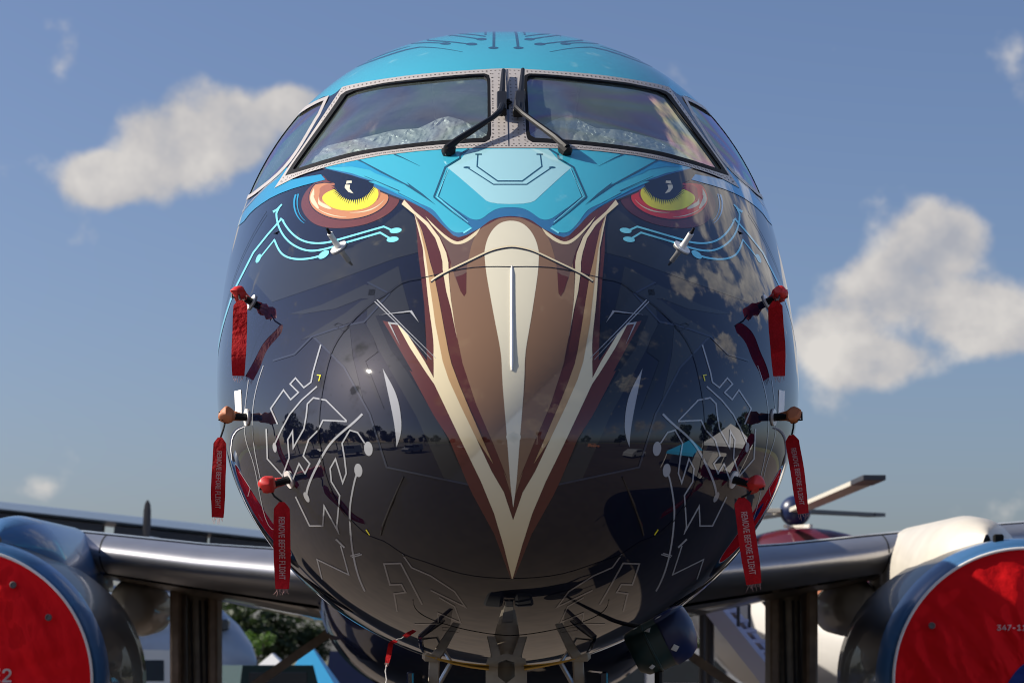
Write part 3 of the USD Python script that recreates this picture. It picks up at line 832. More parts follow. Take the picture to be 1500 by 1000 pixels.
PL = P(smooth(z2((1260, 626), (1190, 626), (1095, 636), (1010, 678), (938, 722), (880, 812), (850, 910)), 4), z3((845, 20), (828, 100), (822, 150), (818, 345), (800, 372), (772, 330), (722, 205), (690, 95)), z3((676, 205), (692, 400), (722, 620), (762, 800), (802, 1000)), z4((440, 0), (560, 360), (700, 680), (830, 1000)), z5((560, 0), (640, 250), (648, 300), (700, 300)), [(762, 700), (765, 500), (765, 330)])
across('beak_plate', to_chart(PL), 'beak_brown', 6.5 * LAY)
both('beak_drop', to_chart(P(z3((730, 210), (770, 328), (800, 372), (818, 345), (820, 170), (790, 190), (760, 200)))), 'maroon_brown', 7.2 * LAY)
ridge = P(smooth(z2((1200, 654), (1165, 656), (1100, 676), (1030, 742), (988, 830), (970, 920)), 4), smooth(z3((970, 10), (985, 170), (1012, 330), (1062, 600), (1100, 800), (1116, 1000)), 4), [(737.1, 574), (742.8, 642), (747.4, 705), (749.0, 720), (751.9, 744), (760, 744)], [(766, 700), (766, 500), (766, 325)])
across('beak_ridge', to_chart(ridge), 'ivory', 7.2 * LAY)
both('beak_stripe', to_chart(P(z2((382, 588), (432, 790), (455, 880), (466, 1000)), smooth(z3((470, 110), (482, 220), (508, 460), (540, 700), (545, 870)), 4), z4((205, 0), (205, 137), (130, 0)), z3((420, 830), (330, 690), (250, 603), (165, 588), (262, 780), (172, 600), (245, 610), (350, 800), (480, 1000)), z4((210, 190), (430, 650), (600, 1000)), z5((480, 350), (560, 620), (628, 892)), [(751.2, 846)], z5((655, 890), (655, 410), (640, 410), (560, 170), (460, 0)), z4((560, 640), (430, 370), (330, 150), (280, 0)), z3((600, 800), (560, 600), (540, 450), (502, 200), (486, 86)), z2((470, 900), (430, 720)))).intersection(LEFT), 'cream', 7.5 * LAY)
both('beak_stripe', to_chart(P(z2((388, 592), (450, 740), (492, 900), (516, 1000)), z3((550, 200), (590, 400), (630, 620), (670, 830), (712, 1000)), z4((345, 0), (420, 200), (500, 390), (600, 620), (700, 850)), z4((560, 640), (430, 370), (330, 150), (280, 0)), z3((600, 800), (560, 600), (540, 450), (502, 200), (486, 86)), z2((470, 900), (430, 720)))), 'tan', 7.8 * LAY)
wl = [taper(z3((55, 415), (300, 655), (530, 900)), 1.3, 0.5), taper(z3((72, 398), (300, 630), (565, 888)), 1.6, 0.6), P(z3((90, 527), (365, 489), (424, 590), (350, 503))), P(z3((165, 585), (252, 597), (250, 612), (185, 600), (268, 784)))]
both('mouth_line', to_chart(shapely.union_all(wl)), 'white_line', 8.6 * LAY)
both('cheek_crescent', to_chart(P(smooth(z7((1320, 55), (1400, 200), (1450, 330), (1475, 500), (1470, 600), (1435, 712)), 4), smooth(z7((1435, 712), (1422, 560), (1390, 380), (1320, 55)), 4))), 'white_line', 3 * LAY)

# ---- pale circuit lines on the chin
w = 2.1
chin = [S(y1((402, 770), (336, 1000)) + z7((720, 170), (660, 215), (590, 135), (545, 185), (615, 255), (550, 315), (490, 235), (382, 390), (440, 520)), w),
        S(z7((770, 205), (640, 320), (540, 440), (470, 570), (415, 690)), w).union(E(*z7((416, 715))[0], 2.8, 7, -8)),
        S(z7((1020, 495), (845, 320), (740, 300), (690, 350), (680, 450), (660, 560), (572, 716), (565, 580), (525, 650), (537, 800), (482, 952), (355, 810), (345, 560)), w),
        S(z7((1020, 497), (820, 487), (780, 570), (700, 650), (655, 785), (710, 850), (670, 930), (620, 850), (560, 1000)) , w),
        S(smooth(z7((1150, 435), (1000, 570), (880, 685), (780, 850), (710, 1000)) + z8((680, 200),), 4), 3.2).union(E(*z8((682, 215))[0], 3.2, 8, -25)),
        S(z7((1170, 680), (1110, 590), (1045, 570), (980, 680), (1000, 800), (1015, 930), (985, 1010), (925, 810), (880, 890), (890, 1000)) + z8((960, 200), (935, 460), (945, 500), (830, 290), (818, 455), (708, 455), (590, 210)), w).union(E(*z7((1200, 725))[0], 6.2, 10.5, -6)),
        S(smooth(z7((1105, 940),) + z8((1100, 30), (1052, 250), (1045, 420), (1070, 680), (1170, 1000)), 5), 2.5).union(E(*z7((1116, 905))[0], 5.8, 9.8, -6)),
        S(z8((1050, 705), (1130, 683)), 1.6).union(S(z8((1062, 717), (1145, 692)), 1.6)),
        S(z8((928, 565), (1000, 635)), 2.6).union(S(z8((968, 620), (1035, 862), (770, 735), (812, 900)), 1.8))]
for g in chin:
    both('chin_circuit', to_chart(g), 'white_line', 3 * LAY)
belly = [S(y2((450, 540), (270, 195), (130, 200), (180, 375), (275, 372), (310, 437), (215, 450), (240, 600)), 2.4),
         S(y2((282, 118), (360, 230), (520, 300), (720, 430), (810, 560), (520, 420)), 2.0),
         S(y2((590, 480), (720, 555), (770, 690), (580, 610), (585, 702), (385, 705)), 1.8)]
for g in belly:
    both('belly_circuit', to_chart(g), 'grey_line', 3 * LAY)
flank = [S(smooth(z7((320, 30), (250, 270), (228, 450), (235, 650), (300, 1000)), 4), 1.0), S(smooth(z7((195, 150), (165, 400), (172, 650), (240, 860)) + z8((340, 400), (430, 490)), 4), 0.9),
         S(z8((120, 0), (210, 140), (190, 210)), 1.0)]
for g in flank:
    both('flank_line', to_chart(g), 'white_line', 2 * LAY)
across('gear_bay_edge', to_chart(S(smooth([(605, 878), (607, 890), (622, 903), (660, 917), (700, 926), (740, 931), (775, 930)], 5), 2.2)), 'seam', 4 * LAY)
# the forward door's edge, far round each flank
sd = float(cast([(347, 400)])[0][1])
ring_ = lambda s_, p0, p1: [(math.sqrt(s_) * math.cos(a), math.sqrt(s_) * math.sin(a)) for a in np.linspace(p0, p1, 40)]
for k, ds in enumerate((0.0, 0.06)):
    both('door_edge', Polygon(ring_(sd + ds, math.pi - 0.62, math.pi + 0.55) + ring_(sd + ds + 0.02, math.pi + 0.55, math.pi - 0.62)), 'seam', 1.5 * LAY)
# crown circuits
cl = [taper(smooth(z6((190, 398), (330, 330), (480, 275), (600, 235), (730, 206)), 4) + smooth(z6((760, 207), (850, 213), (990, 236)), 3), 1.3, 0.5, 1.9), taper(smooth(z6((362, 306), (520, 245), (670, 200)), 5), 3.0, 0.5, 1.5),
      S(z6((618, 183), (635, 165)), 1.8), S(z6((672, 174), (686, 152)), 1.8), S(smooth(z6((675, 185), (780, 179), (880, 185)), 4), 1.3).union(E(*z6((885, 185))[0], 8, 1.8)),
      S(z6((787, 133), (775, 164)), 3.4).union(S(smooth(z6((772, 165), (900, 173), (1040, 189)), 4), 1.5)).union(E(*z6((1045, 188))[0], 8.5, 2.0)),
      S(smooth(z6((880, 121), (1000, 125), (1130, 141)), 4), 1.4), S(smooth(z6((910, 131), (1020, 146), (1100, 158)), 4), 1.5).union(E(*z6((1105, 158))[0], 8, 1.8)).union(E(*z6((910, 131))[0], 2, 2)),
      S(z6((1130, 92), (1130, 132)), 3.2), S(z6((1182, 92), (1180, 210)), 4.0).union(E(*z6((1178, 211))[0], 7.5, 1.8))]
for g in cl:
    both('crown_circuit', to_chart(g).intersection(LEFT), 'teal_line', 2 * LAY)
# radome seam, hinge strip, lightning strips
seam = smooth([(760, 391.5), (745, 392), (685, 394), (624, 407), (590, 414), (571, 428), (547, 443), (512, 475), (489, 508), (477, 545), (469, 590), (467, 632), (475, 690), (500, 745), (540, 785), (561, 793), (590, 812), (620, 823), (680, 842), (750, 848), (765, 848)], 3)
across('radome_seam', to_chart(S(seam, 1.2)), 'seam', 8.8 * LAY)
arch = smooth(z3((525, 255), (640, 182), (840, 85), (1010, 5)) + z2((1100, 893), (1190, 880), (1270, 890)), 4)
across('hinge_strip', to_chart(S(arch, 2.6)), 'seam', 8.6 * LAY)
across('hinge_cap', to_chart(S([(x, y - 2.1) for x, y in arch], 2.2)), 'cream', 9.0 * LAY)


def strip(pxs, w, h, mat, name, mirrored=True, round_=False):
    for sgn in ((1, -1) if mirrored else (1,)):
        c = chart(cast(pxs)) * [sgn, 1]
        p, n = unchart(c, h * 0.5)
        obj(name, tube(p, [w * 0.55] + [w] * (len(p) - 2) + [w * 0.55], 8), mat, airliner)


strip([(749.7 + 0.0 * t, 391 + 152 * t) for t in np.linspace(0, 1, 14)], 0.0062, 0.006, 'white_metal', 'lightning_strip', False)
strip([a5((940, 735))[0], a5((885, 860))[0], a5((845, 960))[0], a5((832, 1010))[0]], 0.005, 0.004, 'seam', 'lightning_strip')
for q in [(500, 481), (497, 478)]:
    pass
both('access_panel', to_chart(P(y1((510, 605), (545, 588), (635, 620), (600, 665))).exterior.buffer(0.5) if False else LineString(y1((510, 605), (545, 588), (635, 622), (598, 662), (510, 605))).buffer(0.6)), 'seam', 4 * LAY)
both('access_panel', to_chart(LineString(y2((615, 735), (755, 745), (755, 778), (615, 760), (615, 735))).buffer(0.4)), 'seam', 4 * LAY)
skin_mesh('placard', to_chart(P(z7((80, 245), (135, 232), (140, 432), (88, 440)))), 'print_white', fuselage, 4 * LAY)
skin_mesh('placard', mirror(to_chart(P(z7((80, 245), (135, 232), (140, 432), (88, 440))))), 'print_white', fuselage, 4 * LAY)
both('yellow_mark', to_chart(shapely.union_all([S(z7((770, 110), (798, 112), (785, 160)), 1.4), S(z8((1180, 485), (1210, 530)), 1.6)])), 'yellow', 4 * LAY)


# ---- cockpit behind the glass
def surf_grid(f, nu, nv):
    u, v = np.meshgrid(np.linspace(0, 1, nu), np.linspace(0, 1, nv), indexing='ij')
    p = f(u.ravel(), v.ravel())
    idx = np.arange(nu * nv).reshape(nu, nv)
    q = np.stack([idx[:-1, :-1], idx[1:, :-1], idx[1:, 1:], idx[:-1, 1:]], -1).reshape(-1, 4)
    return (p, q)


cockpit = part('cockpit', airliner)
skin_mesh('lining', Point(0, 0).buffer(2.3, 40).difference(Point(0, 0).buffer(0.9, 40)).difference(OPEN.buffer(0.035)), 'interior', cockpit, -0.05, 0.08, flip=True)
bh = skin(np.full(60, 4.35), np.linspace(0, 2 * np.pi, 60, endpoint=False))
bh = (bh - [0, 4.35, 3.5]) * [0.96, 1, 0.96] + [0, 4.35, 3.5]
obj('rear_bulkhead', loft([bh, bh + [0, .05, 0]], caps=True), 'interior_dark', cockpit, smooth=False)
obj('floor', cbox((1.9, 2.9, 0.05), (0, 2.75, 2.75)), 'interior_dark', cockpit)
obj('glareshield', surf_grid(lambda u, v: np.stack([(u - .5) * 2 * (0.98 + 0.2 * v), 1.42 + 0.75 * v + 0.25 * (2 * u - 1) ** 2, 3.80 + 0.09 * v - 0.16 * (2 * u - 1) ** 2], -1), 30, 10), 'interior_dark', cockpit, smooth=True)
obj('instrument_panel', cbox((2.0, 0.06, 0.7), (0, 2.2, 3.5)), 'interior_dark', cockpit)
for x in (-0.52, 0.52):
    st = merge(cbox((0.46, 0.12, 0.75), (x, 3.1, 3.75), 0.05), cbox((0.26, 0.1, 0.2), (x, 3.1, 4.22), 0.04), cbox((0.46, 0.5, 0.14), (x, 2.85, 3.3), 0.05))
    obj('pilot_seat', st, 'seat_cloth', cockpit)
obj('overhead_panel', cbox((0.7, 0.7, 0.08), (0, 3.3, 4.58)), 'interior', cockpit)


def foil(seed):
    """A crumpled reflective sunshade leaning inside the windscreen, over its lower edge."""
    top = np.array(a1((505, 752), (520, 712), (560, 688), (640, 668), (700, 655), (800, 632), (900, 608), (1010, 600), (1050, 582), (1100, 556), (1150, 543), (1210, 560), (1270, 590), (1335, 634)))
    bot = np.array(a1((505, 765), (600, 752), (700, 728), (800, 712), (900, 700), (1000, 690), (1150, 672), (1335, 665)))
    x = np.linspace(top[0, 0], top[-1, 0], 110)
    yt, yb = np.interp(x, top[:, 0], top[:, 1]), np.interp(x, bot[:, 0], bot[:, 1])
    V = np.linspace(0, 1, 26)
    X, VV = np.meshgrid(x, V, indexing='ij')
    YY = yb[:, None] + (yt - yb)[:, None] * VV + 2
    q = np.stack([X * 0.05 + VV * .8, VV * 2.6 + X * 0.03, np.full_like(X, seed)], -1)
    w_ = meshkit.fbm(q, 5, seed)
    fine = np.abs(meshkit.fbm(np.stack([X * 0.085 - VV * 1.5, VV * 3.4 + X * 0.06, np.full_like(X, seed + 4.)], -1), 4, seed + 9) - .5)
    p = cast(np.stack([X.ravel(), YY.ravel()], 1))
    d = p - CAM
    d /= np.linalg.norm(d, axis=1)[:, None]
    far = 0.07 + 0.16 * VV.ravel() + 0.10 * (w_.ravel() - .5) + 0.13 * fine.ravel()
    p = p + d * far[:, None]
    idx = np.arange(X.size).reshape(X.shape)
    return p, np.stack([idx[:-1, :-1], idx[1:, :-1], idx[1:, 1:], idx[:-1, 1:]], -1).reshape(-1, 4)


for sgn, seed in ((1, 3), (-1, 8)):
    m = foil(seed)
    obj('folded_sunshade', (m[0] * [sgn, 1, 1], m[1]), 'foil', cockpit, smooth=25)

# ---- wipers
def lifted(pxs, h):
    p = cast(pxs); n = skin_normal(p)
    return p + n * np.asarray(h)[:, None]


for pxs_arm, pxs_blade, base in (([(656, 228), (672, 221), (700, 206), (722, 193), (733, 183), (736, 172)], [(735, 178), (734, 160), (736, 140), (737.5, 113)], (654, 229)),
                                 ([(829, 227), (812, 217), (785, 200), (766, 187), (757, 178), (757, 168)], [(758, 180), (761, 160), (763.5, 138), (765.5, 112)], (831, 228))):
    wp = part('wiper', airliner)
    a = lifted(pxs_arm, np.array([0.03, 0.045, 0.055, 0.06, 0.06, 0.055]))
    obj('arm', tube(a, [0.017, 0.0145, 0.012, 0.011, 0.013, 0.013], 8), 'black_metal', wp)
    b = lifted(pxs_blade, np.array([0.04, 0.035, 0.03, 0.03]))
    obj('blade', merge(tube(b, [0.019, 0.017, 0.013, 0.009], 8), bar(b[0], b[1] * .5 + b[2] * .5, 0.042, 0.034)), 'black_metal', wp)
    q = lifted([base, (base[0] + (8 if base[0] < 740 else -8), base[1] - 4)], np.array([0.012, 0.02]))
    obj('pivot', tube([q[0] - (q[1] - q[0]) * .3, q[0], q[1], q[1] + (q[1] - q[0]) * .5], [0.012, 0.026, 0.024, 0.012], 10), 'black_metal', wp)
q = lifted([(744.5, 154)], np.array([0.012]))[0]
M = trimesh.geometry.align_vectors([0, 0, 1], skin_normal(cast([(744.5, 154)]))[0]); M[:3, 3] = q
obj('towing_eye', merge(trimesh.creation.torus(0.015, 0.004, 16, 8).apply_transform(M), trimesh.creation.cylinder(0.007, 0.03, sections=10).apply_transform(M)), 'black_metal', airliner)

# ---- smart probes under the eyes
for sgn in (1, -1):
    pr = part('air_data_probe', airliner)
    c = chart(cast([z1((895, 762))[0]])) * [sgn, 1]
    p, n = unchart(c, 0.003); p, n = p[0], n[0]
    M = trimesh.geometry.align_vectors([0, 0, 1], n); M[:3, 3] = p
    pl = trimesh.creation.cylinder(0.036, 0.006, sections=28)
    pl.apply_transform(trimesh.transformations.scale_matrix(1, (0, 0, 0)))
    obj('base_plate', pl.apply_transform(M), 'white_metal', pr)
    tip = p + n * 0.062 + np.array([0, -0.01, 0.004])
    tip = tip + np.array([0, 0, 0.0])
    obj('strut', tube([p, p + (tip - p) * 0.5, tip], [0.014, 0.011, 0.012], 12), 'white_metal', pr)
    obj('nozzle', tube([tip, tip + np.array([sgn * -0.010, -0.015, 0.018])], [0.007, 0.005], 10), 'black_metal', pr)

# ---- wings
def airfoil(n=26):
    t = (1 - np.cos(np.linspace(0, np.pi, n))) / 2
    th = 0.6 * (0.2969 * np.sqrt(t) - 0.126 * t - 0.3516 * t ** 2 + 0.2843 * t ** 3 - 0.1036 * t ** 4)
    cam_ = 0.018 * np.sin(np.pi * t)
    up = np.c_[t, th * 1.05 + cam_]
    lo = np.c_[t, -th * 0.95 + cam_]
    return up, lo


UPF, LOF = airfoil()


def wing_mesh(sgn, stations, pick, t0=0.0, t1=1.0, lift=0.0):
    rings_ = []
    for x, yle, zle, chord, tc, twist in stations:
        up = UPF[(UPF[:, 0] >= t0 - 1e-9) & (UPF[:, 0] <= t1 + 1e-9)]
        lo = LOF[(LOF[:, 0] >= t0 - 1e-9) & (LOF[:, 0] <= t1 + 1e-9)]
        prof = {'all': np.vstack([up[::-1], lo[1:]]), 'upper': up[::-1], 'lower': lo}[pick]
        k = tc / 0.12
        yy, zz = prof[:, 0] * chord, prof[:, 1] * chord * k
        zz = zz - yy * math.tan(twist)
        rings_.append(np.c_[np.full(len(yy), sgn * x), yle + yy, zle + zz + lift * np.sign(zz + 1e-9)])
    m = loft(rings_, closed=False)
    return m


STA = [(1.0, 14.1, 2.60, 6.2, 0.125, 0.075), (1.7, 14.45, 2.64, 5.7, 0.12, 0.075), (3.0, 15.1, 2.79, 4.9, 0.115, 0.06), (4.6, 15.95, 3.01, 4.1, 0.115, 0.04), (7.5, 17.4, 3.33, 3.1, 0.11, 0.01), (11.0, 19.1, 3.72, 2.3, 0.105, 0.0), (16.0, 21.6, 4.3, 1.5, 0.1, 0.0)]


def oriented(m, out):
    """Turn faces so that their normals look along out (a function of the face centres)."""
    n = m.face_normals if len(m.faces) else None
    c = m.triangles_center
    bad = (n * out(c)).sum(1) < 0
    f = m.faces.copy(); f[bad] = f[bad][:, ::-1]
    return trimesh.Trimesh(m.vertices, f, process=False)


for sgn in (-1, 1):
    wg = part('wing', airliner)
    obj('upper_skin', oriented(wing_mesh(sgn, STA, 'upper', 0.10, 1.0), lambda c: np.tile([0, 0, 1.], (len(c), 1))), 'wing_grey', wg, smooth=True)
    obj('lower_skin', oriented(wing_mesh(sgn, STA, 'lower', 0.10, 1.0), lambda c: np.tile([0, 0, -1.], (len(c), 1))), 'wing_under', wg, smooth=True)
    slat = wing_mesh(sgn, STA, 'all', 0.0, 0.125, 0.004)
    obj('slat', oriented(slat, lambda c: np.tile([0, -1., 0], (len(c), 1)) * 1.0), 'bare_aluminium', wg, smooth=True)
    for xj in (4.05, 8.2, 12.0):
        k_ = [np.interp(xj + d_, [a_[0] for a_ in STA], [a_[i_] for a_ in STA]) for d_ in (0, 0.018) for i_ in range(6)]
        obj('slat_joint', oriented(wing_mesh(sgn, [tuple(k_[:6]), tuple(k_[6:])], 'all', 0.0, 0.125, 0.0065), lambda c: np.tile([0, -1., 0], (len(c), 1))), 'joint_and_shade_dark', wg, smooth=True)
    # flap track fairings
    for fx_, fy, fz in ((3.95, 16.6, 2.43), (7.6, 18.3, 3.05)):
        prof = [(0, 0.0005), (0.06, 0.13), (0.2, 0.2), (0.5, 0.245), (1.2, 0.26), (2.2, 0.22), (3.0, 0.12), (3.4, 0.01)]
        m = lathe(prof, 24, 'y', (0, 0, 0)); m.vertices[:, 2] *= 1.25
        m.apply_translation((sgn * fx_, fy, fz))
        obj('flap_fairing', oriented(m, lambda c, o=np.array([sgn * fx_, 0, fz]): (c - o) * [1, 0, 1]), 'fairing_white', wg, smooth=True)

# belly fairing
r_ = []
for s, wdt, zb in ((10.6, 0.5, 1.80), (11.2, 1.15, 1.68), (12.2, 1.52, 1.52), (13.5, 1.68, 1.42), (16, 1.75, 1.36), (19, 1.7, 1.40), (21, 1.4, 1.55), (22.5, 0.8, 1.8)):
    a = np.linspace(math.pi, 2 * math.pi, 40)
    r_.append(np.c_[wdt * np.sign(np.cos(a)) * np.abs(np.cos(a)) ** 0.8, np.full(40, s), 2.75 + (2.75 - zb) * np.sign(np.sin(a)) * np.abs(np.sin(a)) ** 0.75])
obj('belly_fairing', oriented(loft(r_, closed=False), lambda c: (c - [0, 16, 3.0]) * [1, 0.2, 1]), 'navy', airliner, smooth=True)

# ---- engines
ENG = {-1: -4.66, 1: 4.60}
EY, EZ, ER = 12.0, 1.66, 1.145
for sgn in (-1, 1):
    ex = ENG[sgn]
    en = part('engine', airliner)
    lip = lathe([(0.10, 1.06), (0.02, 1.10), (0.0, 1.155), (0.02, 1.19), (0.08, 1.225), (0.18, 1.245), (0.30, 1.255)], 96, 'y', (ex, EY, EZ))
    obj('intake_lip', oriented(lip, lambda c, o=np.array([ex, EY + .25, EZ]): c - o), 'lip_blue', en, smooth=True)
    cowl = lathe([(0.302, 1.250), (0.7, 1.262), (1.3, 1.262), (2.2, 1.24), (3.0, 1.18), (3.5, 1.02), (3.5, 0.9)], 96, 'y', (ex, EY, EZ))
    obj('cowl', oriented(cowl, lambda c, o=np.array([ex, 0, EZ]): (c - o) * [1, 0, 1]), 'nacelle_dark', en, smooth=60)
    nz = lathe([(3.3, 0.72), (4.2, 0.6), (4.6, 0.5), (4.6, 0.3), (5.2, 0.05)], 48, 'y', (ex, EY, EZ))
    obj('exhaust', oriented(nz, lambda c, o=np.array([ex, 0, EZ]): (c - o) * [1, 0, 1]), 'steel', en, smooth=40)
    # pylon fairing rising behind the lip into the wing
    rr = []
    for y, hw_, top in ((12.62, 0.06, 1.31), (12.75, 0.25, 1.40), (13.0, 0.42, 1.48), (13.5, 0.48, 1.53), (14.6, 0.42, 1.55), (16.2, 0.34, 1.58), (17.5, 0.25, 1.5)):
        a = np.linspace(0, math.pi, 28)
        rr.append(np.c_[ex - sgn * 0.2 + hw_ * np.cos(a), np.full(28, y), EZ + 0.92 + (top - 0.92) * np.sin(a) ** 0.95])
    obj('pylon_fairing', oriented(loft(rr, closed=False), lambda c, o=np.array([ex, 14, EZ + .8]): c - o), 'fairing_white' if sgn > 0 else 'lip_blue', en, smooth=True)  # left fairing coloured blue for its shaded, sky reflecting look
    obj('latch', merge(cbox((0.09, 0.06, 0.1), (ex - sgn * 0.2, EY + 0.17, EZ + 1.235), 0.015)), 'rubber', en)

# ---- nose gear and main gear
ng = part('nose_gear', airliner)
GY = 2.78
obj('shock_strut', tube([(0.0, GY, 1.95), (0.0, GY, 1.2), (0.0, GY, 0.75)], [0.085, 0.08, 0.065], 20), 'gear_beige', ng)
obj('piston', tube([(0, GY, 0.76), (0, GY, 0.32)], 0.05, 16), 'steel', ng)
hexa = Polygon([(0.11 * math.cos(a) , 0.13 * math.sin(a)) for a in np.linspace(0, 2 * math.pi, 6, endpoint=False) + math.pi / 2]).difference(Polygon([(0.045 * math.cos(a), 0.06 * math.sin(a)) for a in np.linspace(0, 2 * math.pi, 6, endpoint=False) + math.pi / 2]))
hm = trimesh.creation.extrude_polygon(hexa, 0.04); hm.apply_transform(trimesh.transformations.rotation_matrix(math.pi / 2, (1, 0, 0))); hm.apply_translation((0, GY - 0.12, 1.80))
obj('hex_bracket', hm, 'gear_beige', ng)
obj('bracket_arm', merge(bar((-0.05, GY - .13, 1.72), (-0.10, GY - .13, 1.45), 0.05, 0.05), bar((0.05, GY - .13, 1.72), (0.10, GY - .13, 1.45), 0.05, 0.05), bar((0, GY - .13, 1.98), (0, GY - .13, 1.9), 0.075, 0.05)), 'gear_beige', ng)
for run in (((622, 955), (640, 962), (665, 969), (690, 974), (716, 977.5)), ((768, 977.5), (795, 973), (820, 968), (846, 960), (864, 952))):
    obj('rim_reflection', tube([at_px(x, y + 1.5, 10.62) for x, y in run], 0.0075, 8), 'reflected_gold', ng)  # gold tubes standing in for the golden reflection along the belly edge
for sx in (-1, 1):
    obj('side_brace', merge(bar((sx * 0.33, GY - .1, 1.90), (sx * 0.36, GY - .1, 1.3), 0.07, 0.05), cbox((0.11, 0.08, 0.12), (sx * 0.335, GY - .12, 1.90), 0.015), bar((sx * 0.33, GY - .16, 1.86), (sx * 0.03, GY - .14, 1.93), 0.022, 0.022)), 'gear_beige', ng)
    obj('gear_door', merge(bar((sx * 0.43, GY - 0.6, 1.52), (sx * 0.43, GY + 0.9, 1.52), 0.03, 0.55, ch=0.01)), 'navy', ng)
    obj('door_rod', tube([(sx * 0.25, GY + .1, 1.85), (sx * 0.42, GY + .1, 1.55)], 0.012, 8), 'steel', ng)
    obj('wheel', lathe([(-0.1, 0.12), (-0.1, 0.24), (-0.07, 0.29), (0.07, 0.29), (0.1, 0.24), (0.1, 0.12)], 32, 'x', (sx * 0.17, GY, 0.29)), 'tyre', ng)
obj('torque_link', merge(bar((0, GY - .1, 1.15), (0, GY - .28, 0.8), 0.09, 0.04), bar((0, GY - .28, 0.8), (0, GY - .08, 0.45), 0.08, 0.04)), 'gear_beige', ng)
obj('axle', tube([(-0.25, GY, 0.29), (0.25, GY, 0.29)], 0.04, 12), 'steel', ng)
for sgn in (-1, 1):
    mg = part('main_gear', airliner)
    gx, gy = sgn * 3.28, 17.6
    obj('leg_strut', tube([(gx, gy, 2.6), (gx, gy, 1.4), (gx, gy, 0.6)], [0.13, 0.12, 0.09], 18), 'gear_beige', mg)
    obj('leg_door', merge(cbox((0.12, 0.75, 1.75), (gx + sgn * 0.2, gy - 0.1, 1.85), 0.03), cbox((0.10, 0.5, 1.7), (gx - sgn * 0.19, gy - 0.05, 1.85), 0.03), cbox((0.2, 0.06, 1.5), (gx, gy + 0.2, 1.9), 0.02)), 'gear_brown', mg)
    obj('side_stay', bar((gx - sgn * 0.1, gy, 1.2), (gx - sgn * 1.45, gy + .1, 2.15), 0.12, 0.1), 'gear_brown', mg)
    obj('hydraulic_line', merge(*[tube([(gx + dx, gy - 0.14, 2.5), (gx + dx + 0.02, gy - 0.15, 1.6), (gx + dx - 0.01, gy - 0.14, 0.8)], 0.016, 6) for dx in (-0.07, 0.03, 0.09)]), 'stair_dark', mg)
    for sx in (-1, 1):
        obj('wheel', lathe([(-0.17, 0.2), (-0.17, 0.42), (-0.11, 0.52), (0.11, 0.52), (0.17, 0.42), (0.17, 0.2)], 36, 'x', (gx + sx * 0.24, gy, 0.52)), 'tyre', mg)
    obj('axle', tube([(gx - .4, gy, .52), (gx + .4, gy, .52)], 0.06, 12), 'steel', mg)

# ---- tail (hidden behind the nose from the front)
fin = [(0.0, 30.2, 4.9, 5.2, 0.09), (0, 32.6, 7.6, 3.6, 0.09), (0, 34.2, 9.1, 2.5, 0.09)]
rr = []
for x, y, z, ch_, tc in fin:
    prof = np.vstack([UPF[::-1], LOF[1:]])
    rr.append(np.c_[prof[:, 1] * ch_ * 0.8, y + prof[:, 0] * ch_, np.full(len(prof), z)])
m = loft(rr, closed=False)
obj('tail_fin', oriented(m, lambda c: c * [1, 0, 0]), 'turquoise', airliner, smooth=True)

